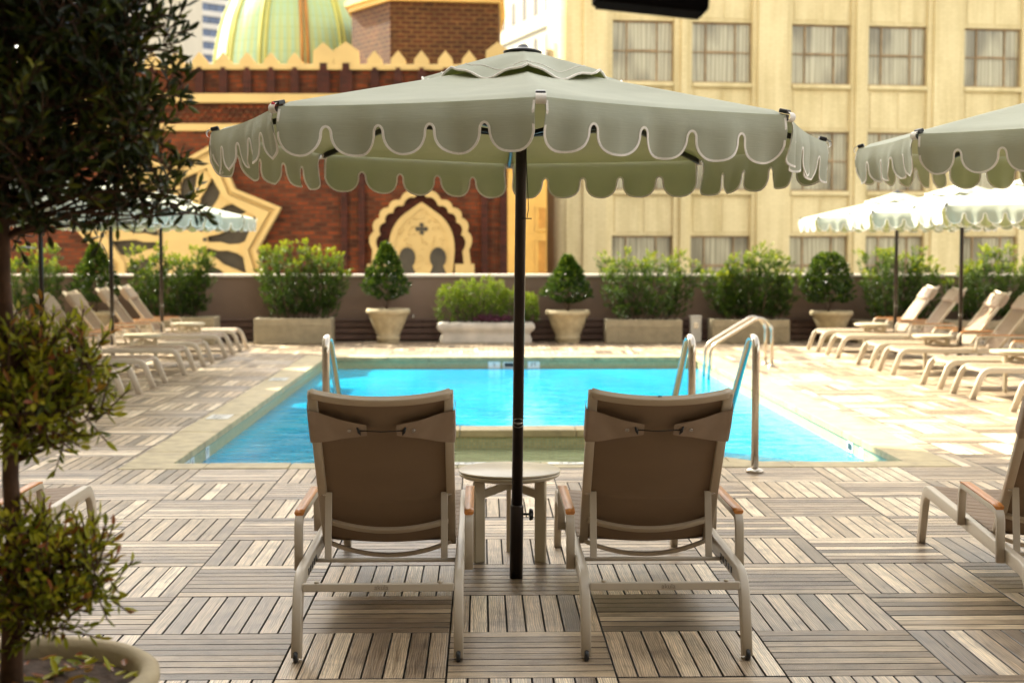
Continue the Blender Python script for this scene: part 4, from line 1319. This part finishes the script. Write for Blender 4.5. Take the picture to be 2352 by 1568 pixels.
for u in (786, 826, 1106, 1150): m = MB(); bb(m, u, u + 14, 304, 640, .10, -.001); m.build('pilaster', 'dark_brick', e)
# star window
def star(Rp, rn, cxp=425, cyp=556, ph=19, n=7):
    o = []
    for k in range(n):
        for a, r_ in ((ph + 360 / n * k, Rp), (ph + 360 / n * (k + .5), rn)):
            o.append((bx(cxp + r_ * math.cos(R(a))), bz(cyp - r_ * math.sin(R(a))) + 15))
    return o
def ring_prism(m, outer, inner, y0, y1):
    n = len(outer)
    vs = [Vector((a, y, b)) for y in (y0, y1) for ring in (outer, inner) for a, b in ring]
    fs = []
    for i in range(n):
        j = (i + 1) % n
        fs.append((i, j, n + j, n + i)); fs.append((2 * n + i, 3 * n + i, 3 * n + j, 2 * n + j))
        fs.append((i, 2 * n + i, 2 * n + j, j)); fs.append((n + i, n + j, 3 * n + j, 3 * n + i))
    m.add(vs, fs)
m = MB(); ring_prism(m, star(240, 172), star(226, 162), -.30, -.001); ring_prism(m, star(224, 160.5), star(214, 153), -.20, -.001); ring_prism(m, star(212, 151.5), star(178, 138), -.26, -.001)
st = m.build('star_frame', 'cream_stone', e)
m = MB()
cx, cz = bx(425), bz(556) + 15; ppm = FPX / BY
for k in range(14):
    a = R(19 + 360 / 14 * k); r1 = 172 if k % 2 == 0 else 143
    ca, sa = math.cos(a), math.sin(a)
    pts = []
    for r_, w_ in ((45, 8), (62, 7), (85, 10), (105, 7), (128, 11), (r1, 19)): pts.append((r_, w_))
    poly = [(r_, w_) for r_, w_ in pts] + [(r_, -w_) for r_, w_ in reversed(pts)]
    m.prism([(cx + (r_ * ca - w_ * sa) / ppm, cz + (r_ * sa + w_ * ca) / ppm) for r_, w_ in poly], -.19 - .003 * (k % 3), -.03)
    # cusps
    for r_, w_ in ((118, 15), (96, 12)):
        m.lathe([(5.5 / ppm, -.06), (5.5 / ppm, .06)], 10, Matrix.Translation((cx + (r_ * ca) / ppm, -.12, cz + (r_ * sa) / ppm)) @ Matrix.Rotation(PI / 2, 4, 'X'))
m.lathe([(58 / ppm, -.085), (58 / ppm, .085)], 28, Matrix.Translation((cx, -.12, cz)) @ Matrix.Rotation(PI / 2, 4, 'X'))
m.build('tracery', 'cream_stone', st)
m = MB(); m.prism(star(180, 140), -.028, -.001); m.build('glass', 'dark_glass', st)
m = MB()
for k in range(14):
    a = R(19 + 360 / 14 * (k + .5)); m.lathe([(5 / ppm, -.004), (5 / ppm, .004)], 10, Matrix.Translation((cx + 52 / ppm * math.cos(a), -.21, cz + 52 / ppm * math.sin(a))) @ Matrix.Rotation(PI / 2, 4, 'X'))
m.build('hole', 'dark_glass', st)
# arched window: lobed outer moulding
def foil(cxp, base, top, hw, lobes, amp):
    """multifoil pointed arch outline from left base to right base in pixels"""
    o = []
    H = base - top
    n = 120
    for i in range(n + 1):
        t = i / n
        ang = PI * (1 - t)
        x = hw * math.cos(ang); y = H * .62 * math.sin(ang) ** .85 + H * .0
        # pointed
        y += H * .10 * max(0, 1 - abs(x) / (hw * .45))
        l = abs(math.sin(t * lobes * PI)) ** .7
        nx, ny = math.cos(ang), math.sin(ang)
        o.append((cxp + x + nx * amp * (l - .4), base - H * .28 - y - ny * amp * (l - .4)))
    return o
out = foil(968, 628, 430, 113, 11, 8); inn = foil(968, 628, 446, 98, 11, 8)
out = [(853, 640)] + out + [(1086, 640)]; inn = [(869, 640)] + inn + [(1070, 640)]
m = MB(); n = len(out)
f3 = lambda q, y: Vector((bx(q[0]), y, bz(q[1]) + 15))
for (oo, ii, y0_) in ((out, inn, -.24),):
    vs = [f3(q, y0_) for q in oo] + [f3(q, y0_) for q in ii] + [f3(q, 0) for q in oo] + [f3(q, 0) for q in ii]
    fs = []
    for i in range(n - 1):
        fs += [(i, i + 1, n + i + 1, n + i), (i, 2 * n + i, 2 * n + i + 1, i + 1), (n + i, n + i + 1, 3 * n + i + 1, 3 * n + i)]
    m.add(vs, fs)
bb(m, 1046, 1090, 606, 640, .26, -.001); bb(m, 846, 890, 606, 640, .26, -.001)
am = m.build('arch_moulding', 'cream_stone', e)
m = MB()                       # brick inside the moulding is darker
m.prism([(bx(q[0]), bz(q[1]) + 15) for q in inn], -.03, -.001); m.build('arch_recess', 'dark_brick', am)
# inner pointed panel with holes: built as bands around two horseshoe lights
def pointed(cxp, base, top, hw, n=24):
    o = [(cxp - hw * .93, base)]
    for i in range(n + 1):
        t = i / n; a = PI * (1 - t); x = math.cos(a)
        y = math.sin(a) ** .8
        o.append((cxp + hw * x, top + (base - top) * .62 * (1 - y) + 12 * (abs(x)) * (y) - 6 * max(0, 1 - abs(x) * 3) * 1.5))
    o.append((cxp + hw * .93, base)); return o
m = MB(); po = pointed(970, 640, 474, 75); m.prism([(bx(a), bz(b) + 15) for a, b in po], -.12, -.031)
pn = m.build('arch_panel', 'cream_stone', am)
m = MB(); pi_ = pointed(970, 640, 488, 62)
vs = [f3(q, -.15) for q in po] + [f3(q, -.15) for q in pi_] + [f3(q, -.119) for q in po] + [f3(q, -.119) for q in pi_]; n = len(po); fs = []
for i in range(n - 1): fs += [(i, i + 1, n + i + 1, n + i), (i, 2 * n + i, 2 * n + i + 1, i + 1), (n + i, n + i + 1, 3 * n + i + 1, 3 * n + i)]
m.add(vs, fs); m.build('rib', 'cream_stone', pn)
for ux in (937, 1007):
    m = MB(); o = []
    for k in range(25):
        a = R(-50 + 280 * k / 24); o.append((ux + 19 * math.cos(a), 592 - 24 * math.sin(a)))
    o = [(ux + 24, 642)] + o + [(ux - 24, 642)]
    m.prism([(bx(a), bz(b) + 15) for a, b in o], -.125, -.121); m.build('window', 'dark_glass', pn)
    m = MB()
    for k in range(13):
        a = R(-30 + 240 * k / 12); m.lathe([(2.2 / ppm, -.01), (2.2 / ppm, .01)], 8, Matrix.Translation((bx(ux + 21.5 * math.cos(a)), -.13, bz(592 - 26.5 * math.sin(a)) + 15)) @ Matrix.Rotation(PI / 2, 4, 'X'))
    m.build('bead', 'cream_stone', pn)
m = MB()
for (du, dv) in ((0, 0), (9, 0), (-9, 0), (0, 9), (0, -9)):
    m.lathe([(5.6 / ppm, -.002), (5.6 / ppm, .002)], 12, Matrix.Translation((bx(970 + du), -.1235 - .0006 * abs(du + dv) / 9, bz(526 + dv) + 15)) @ Matrix.Rotation(PI / 2, 4, 'X'))
m.build('quatrefoil', 'dark_glass', pn)
m = MB(); rg = random.Random(4)
for k in range(130):                                    # carved ornament
    du, dv = rg.uniform(-50, 50), rg.uniform(500, 625)
    if abs(du) < 16 and abs(dv - 526) < 16: continue
    if abs(du) > 62 * ((dv - 486) / 70) ** .6: continue
    if dv > 562 and 12 < abs(du) : continue
    a0 = rg.uniform(0, 6.28)
    pts = [(bx(970 + du + 4 * math.cos(a0 + q) * (1 - q * .15)), -.124, bz(dv + 4 * math.sin(a0 + q) * (1 - q * .15)) + 15) for q in (0, .8, 1.6, 2.4, 3.2, 4.0)]
    m.tube(pts, .010, 5)
tag(m.build('carving', 'cream_stone', pn), kind='stuff')
tag(e, 'red brick building in Moorish style with pointed stone crenels and a star window', 'building')
# octagonal brick tower behind
TYB = 44.0
e = empty('brick_tower', (0, 0, -15)); ztop = gz(3, TYB)
# plan: facet edge between u=900 and 1146 faces us; lit facet 812..900 turns left
p1 = Vector((gx(900, TYB), TYB)); p2 = Vector((gx(1146, TYB + .4), TYB + .4)); p0 = Vector((gx(813, TYB + 2.2), TYB + 2.2))
wv_ = (p2 - p1).length
cen = (p1 + p2) / 2 + Vector((0, wv_ * 1.207))
poly = [p1, p2] + [Vector((p2.x + .7071 * wv_, p2.y + .7071 * wv_)), Vector((p2.x + .7071 * wv_, p2.y + 1.7071 * wv_)), Vector((p2.x, p2.y + 2.41 * wv_)), Vector((p1.x, p1.y + 2.41 * wv_)), Vector((p0.x, p1.y + 1.7 * wv_)), p0]
# keep right side from showing: taper the right-hand facets inwards a little
poly[2] = Vector((gx(1150, TYB + 4) , TYB + 4)); poly[3] = Vector((gx(1140, TYB + 8), TYB + 8))
m = MB(); m.prism([(q.x, q.y) for q in poly], 0, ztop + 15, axis='Z'); m.build('wall', 'tower_brick', e)
c2 = sum(poly, Vector((0, 0))) / len(poly)
for k, (z0_, z1_, f) in enumerate(((.0, .14, 1.03), (.141, .30, 1.075), (.301, .5, 1.045))):
    m = MB(); m.prism([((q - c2) * f + c2)[:] for q in poly], ztop + 15 + z0_ + .002, ztop + 15 + z1_, axis='Z')
    m.build('cornice', 'cream_stone', e)
tag(e, 'eight-sided brick tower rising behind the crenels', 'tower')
# dome
DY_ = 49.0
e = empty('dome', (gx(682, DY_), DY_, 0)); e.location.y = DY_ + 3
px = (DY_ + 3) / FPX
cxd = gx(682, DY_ + 3); e.location = (cxd, DY_ + 3, gz(170, DY_ + 3))
prof = []
for (r_, v) in ((177, 175), (176, 150), (170, 110), (158, 60), (140, 15), (112, -40), (78, -90), (40, -130), (4, -165)):
    prof.append((r_ * px, gz(v, DY_ + 3) - gz(170, DY_ + 3)))
def smooth_prof(pr, k=5):
    o = []
    for i in range(len(pr) - 1):
        p0_, p1_, p2_, p3_ = pr[max(i - 1, 0)], pr[i], pr[i + 1], pr[min(i + 2, len(pr) - 1)]
        for j in range(k):
            t = j / k
            o.append(tuple(.5 * ((2 * b) + (-a + c_) * t + (2 * a - 5 * b + 4 * c_ - d_) * t * t + (-a + 3 * b - 3 * c_ + d_) * t ** 3) for a, b, c_, d_ in zip(p0_, p1_, p2_, p3_)))
    o.append(pr[-1]); return o
sp_ = smooth_prof(prof)
m = MB(); m.lathe(sp_, 64, cap=False); m.build('shell', 'dome_patina', e)
for k in range(12):
    a = R(15 + 30 * k)
    for dd in ((-.035, .035) if k % 1 == 0 else (0,)):
        m = MB(); aa = a + dd
        m.sweep([Vector((r_ * math.cos(aa) * 1.004, r_ * math.sin(aa) * 1.004, z)) for r_, z in sp_], circ(.075, 6)); m.build('rib', 'dome_rib' if k != 9 else 'dome_rib_rust', e)
m = MB(); m.lathe([(2.62, -15), (2.62, .05), (2.5, .05)], 48, cap=False); m.build('drum', 'cream_stone', e)
tag(e, 'pale green ribbed copper dome above the crenels', 'dome')

# ================================================================ CREAM BUILDING
CY = 43.0; YAW = R(7.0)
pc = at(1300, 600, CY)
e = empty('cream_building', (pc.x, CY, -15), YAW)
# local x along facade (receding to the right), y into the building
ca_, sa_ = math.cos(YAW), math.sin(YAW)
def loc(u, v):
    """pixel -> local facade (x, z)"""
    d = _M @ Vector(((u - 1176) / FPX, -(v - 784) / FPX, -1))
    # plane through pc with direction (ca,sa): solve t*d.x = pc.x + s*ca ; t*d.y = CY + s*sa
    det = d.x * (-sa_) - d.y * (-ca_)
    t = (pc.x * (-sa_) - CY * (-ca_)) / det
    s_ = (t * d.x - pc.x) / ca_
    return s_, 1.53 + t * d.z + 15
cols = [(1405, 1546), (1586, 1724), (1813, 1949), (1988, 2123), (2206, 2338), (2388, 2520)]
rows = [(-205, -68), (44, 186), (296, 436), (541, 682)]
Lx = 16.5; Hz = 27.0
m = MB(); m.prism([(0, .30), (Lx, .30), (Lx, 14), (4, 14), (4, 3.5), (0, 3.5)], 0, Hz, axis='Z'); wl = m.build('wall', 'cream_wall', e)
xs = []
for (a, b) in cols: xs.append((loc(a, 574)[0], loc(b, 574)[0]))
zr = []
for (a, b) in rows:
    zr.append((loc(1405, a)[1], loc(1405, b)[1]))
zr.append((zr[-1][0] - 3.3, zr[-1][1] - 3.3))
# piers (full height) and spandrels between windows
prev = 0.0
for (a, b) in xs + [(Lx, Lx)]:
    m = MB(); m.box(prev, a, -.001, .298, 0, Hz); prev = b; m.build('pier', 'cream_wall', e)
for k, (a, b) in enumerate(xs):
    zz = [Hz] + [q for r_ in zr for q in r_] + [0]
    for i in range(0, len(zz), 2):
        z1_, z0_ = zz[i], zz[i + 1]
        if z1_ - z0_ < .05: continue
        m = MB(); m.box(a + .001, b - .001, .10, .297, z0_, z1_); spn = m.build('spandrel', 'cream_wall', e)
        if z1_ - z0_ < 2.5:
            # raised fields and sill
            tr = MB(); tr.box(a + .02, b - .02, -.03, .099, z1_ - .13, z1_ - .001, .012); tr.build('sill', 'cream_wall', spn); tr = MB()
            mid = (a + b) / 2
            for (p, q) in ((a + .10, mid - .06), (mid + .06, b - .10)):
                tr.box(p, q, .075, .099, z0_ + .10, z1_ - .22, .008)
            tr.build('raised_panel', 'cream_wall', spn)
      # wide pilasters with offset edges
for (a, b) in ((1735, 1800), (2135, 2194), (1560, 1574), (1958, 1978), (1338, 1392)):
    x0_, x1_ = loc(a, 574)[0], loc(b, 574)[0]
    m = MB(); m.box(x0_, x1_, -.10, -.002, 0, Hz, .01); m.build('pilaster', 'cream_wall', e)
for k, (a, b) in enumerate(xs):
    for r_, (z1_, z0_) in enumerate(zr):
        if r_ == 4: continue
        m = MB(); y = .17
        w_ = b - a; hh = z1_ - z0_
        for q in (0, .24, .73, .985):
            m.box(a + w_ * q, a + w_ * q + (.03 if q in (0, .985) else .035), y, y + .05, z0_ + .002, z1_ - .002)
        m.box(a + .002, b - .002, y + .003, y + .047, z0_ + .003, z0_ + .05); m.box(a + .002, b - .002, y + .003, y + .047, z1_ - .05, z1_ - .003)
        m.box(a + .035, b - .035, y + .004, y + .040, z0_ + hh * .50, z0_ + hh * .50 + .03)
        m.box(a + w_ * .24 + .036, a + w_ * .73 - .001, y - .015, y + .05, z0_ + hh * .495, z0_ + hh * .495 + .06)
        f = m.build('window', 'rust', e)
        m = MB(); m.box(a + .003, b - .003, .225, .235, z0_ + .003, z1_ - .003)
        # shift uv so that every curtain differs
        g = m.build('pane', 'curtain', f)
        du = random.uniform(0, 50)
        for l_ in g.data.uv_layers[0].data: l_.uv = (l_.uv[0] + du, l_.uv[1] + du * .3)
m = MB()      # sunlit round corner pier on the left
m.lathe([(.42, 0), (.42, Hz)], 20, Matrix.Translation((.12, .45, 0))); m.build('corner_pier', 'cream_wall', e)
tag(e, 'large cream painted building with rusty framed curtained windows filling the right background', 'building')
# annex between
AY = 60.0
x0_, x1_ = gx(1166, AY) - 3, gx(1262, AY) + .8
e = empty('annex_building', ((x0_ + x1_) / 2, AY, -15)); w_ = (x1_ - x0_) / 2; cxx = (x0_ + x1_) / 2
zt_ = gz(385, AY) + 15
m = MB(); m.box(-w_, w_, 0, 8, 0, zt_); m.build('wall', 'cream_stone', e)
m = MB(); m.box(-w_ - .1, w_ + .1, -.2, 8.1, zt_, zt_ + .3, .03); m.build('cornice', 'cream_stone', e)
for (v0_, v1_) in ((478, 525), (553, 630)):
    for (ua, ub) in ((1236, 1253),):
        a, b = gx(ua, AY) - cxx, gx(ub, AY) - cxx; z0_, z1_ = gz(v1_, AY) + 15, gz(v0_, AY) + 15
        m = MB(); m.box(a - .1, a, -.08, -.002, z0_ - .1, z1_ + .1); m.box(b, b + .1, -.08, -.002, z0_ - .1, z1_ + .1); m.box(a + .001, b - .001, -.08, -.002, z1_, z1_ + .1); m.box(a + .001, b - .001, -.08, -.002, z0_ - .1, z0_)
        f = m.build('window', 'cream_stone', e)
        m = MB(); m.box(a + .001, b - .001, -.03, -.002, z0_ + .001, z1_ - .001); m.build('pane', 'amber_pane', f)
tag(e, 'low ochre building seen in the gap beside the brick building', 'building')
# white sunlit tower in the gap
WY = 92.0
ang = R(17.6)
pr_ = at(1318, 300, WY)
e = empty('white_tower', (pr_.x, WY, -15))
dirv = Vector((-math.sin(ang), math.cos(ang)))            # receding direction of the sunlit side
nrmv = Vector((-math.cos(ang), -math.sin(ang)))           # faces left
Lw = 24.0
q0 = Vector((0, 0)); q1 = dirv * Lw; q2 = q1 + Vector((14, 3)); q3 = Vector((14, 0))
m = MB(); m.prism([(q0.x, q0.y), (q3.x, q3.y), (q2.x, q2.y), (q1.x, q1.y)], 0, 44, axis='Z'); m.build('wall', 'white_plaster', e)
for r_ in range(9):
    for k in range(9):
        s0 = 2.6 + k * 2.35; zc = 14.5 + r_ * 3.15
        Mx = Matrix.Translation((dirv.x * s0, dirv.y * s0, zc)) @ Matrix(((dirv.x, nrmv.x, 0, 0), (dirv.y, nrmv.y, 0, 0), (0, 0, 1, 0), (0, 0, 0, 1)))
        m = MB(); m.prism([(-.42, -.8), (.42, -.8), (.42, .55), (.25, .8), (-.25, .8), (-.42, .55)], .002, .03, Mx); f = m.build('window', 'dark_glass', e)
for r_ in range(5):
    m = MB(); z = 12.6 + r_ * 6.3
    Mx = Matrix(((dirv.x, nrmv.x, 0, 0), (dirv.y, nrmv.y, 0, 0), (0, 0, 1, 0), (0, 0, 0, 1)))
    m.box(0.1, Lw, .0, .18, z, z + .25, 0, Mx); m.build('string_course', 'white_plaster', e)
tag(e, 'distant white tower with rows of small windows, brightly sunlit', 'building')
# striped office tower far left
OY = 400.0
pc2 = at(432, 300, OY)
e = empty('office_tower', (pc2.x, OY, -15))
Mx = Matrix.Rotation(R(42), 4, 'Z')
m = MB(); m.box(0, 46, 0, 46, 0, 165, 0, Mx); m.build('core', 'tower_glass', e)
fl = 29 * OY / FPX
for k in range(15, 46):
    z = k * fl
    m = MB(); m.box(-.5, 46.5, -.5, 46.5, z, z + fl * .42, 0, Mx); m.build('floor_band', 'band_white', e)
m = MB(); m.box(-.8, 3.0, -.8, 3.0, 0, 165, 0, Mx); m.build('corner_pier', 'band_white', e)
tag(e, 'far office tower with white and blue glass stripes left of the dome', 'building')
p = at(335, 300, 330.0); q = at(420, 300, 330.0)
e = empty('beige_tower', (p.x, 330, -15)); m = MB(); m.box(0, q.x - p.x, 0, 25, 0, 150); m.build('wall', 'beige_tower', e)
for k in range(12, 36): m = MB(); m.box(-.15, q.x - p.x + .15, -.15, -.003, 4 * k + 1, 4 * k + 1.25); m.build('ledge', 'beige_tower', e)
tag(e, 'far plain beige tower half hidden by the foreground tree', 'building')
p = at(120, 300, 360.0); q = at(325, 300, 360.0)
e = empty('slab_tower', (p.x, 360, -15)); m = MB(); m.box(0, q.x - p.x, 0, 25, 0, 150); m.build('core', 'tower_glass', e)
for k in range(14, 40): m = MB(); m.box(-.4, q.x - p.x + .4, -.6, 25, 3.7 * k, 3.7 * k + 1.7); m.build('floor_band', 'band_white', e)
tag(e, 'far striped tower seen through the crown of the foreground tree', 'building')
# unseen hotel wing at the left, added so its shadow covers the near deck
e = empty('hotel_shade_blocker', (-9.0, 0, -15)); m = MB()
m.prism([(0, 21.3), (-14, 21.3), (-14, -18), (0, -18)], 0, 38, axis='Z'); m.build('wall', 'beige_tower', e)
m = MB(); m.prism([(.003, -18), (24, -18), (24, -5), (.003, -5)], 0, 27, axis='Z'); m.build('rear_shade_wing', 'beige_tower', e)  # unseen rear wing, added to block light from behind the camera
for k in range(6):
    for j in range(4):
        m = MB(); y = -4 + k * 4.2; z = 16.2 + j * 3.6; m.box(.002, .03, y, y + 1.8, z, z + 2.0); m.build('window', 'dark_glass', e)
m = MB(); m.box(.003, 21, -4.997, 2.0, 19.25, 19.45, .01); m.build('terrace_shade_roof', 'white_plaster', e)  # unseen roof, added to keep overhead light off the tree and near deck
for x in (3.0, 15.5):
    m = MB(); m.box(x, x + .25, 1.6, 1.85, 15.003, 19.249, .01); m.build('roof_post', 'brown_wood', e)
tag(e, 'tall unseen hotel with a terrace roof, added left of and behind the camera for shade', 'building')
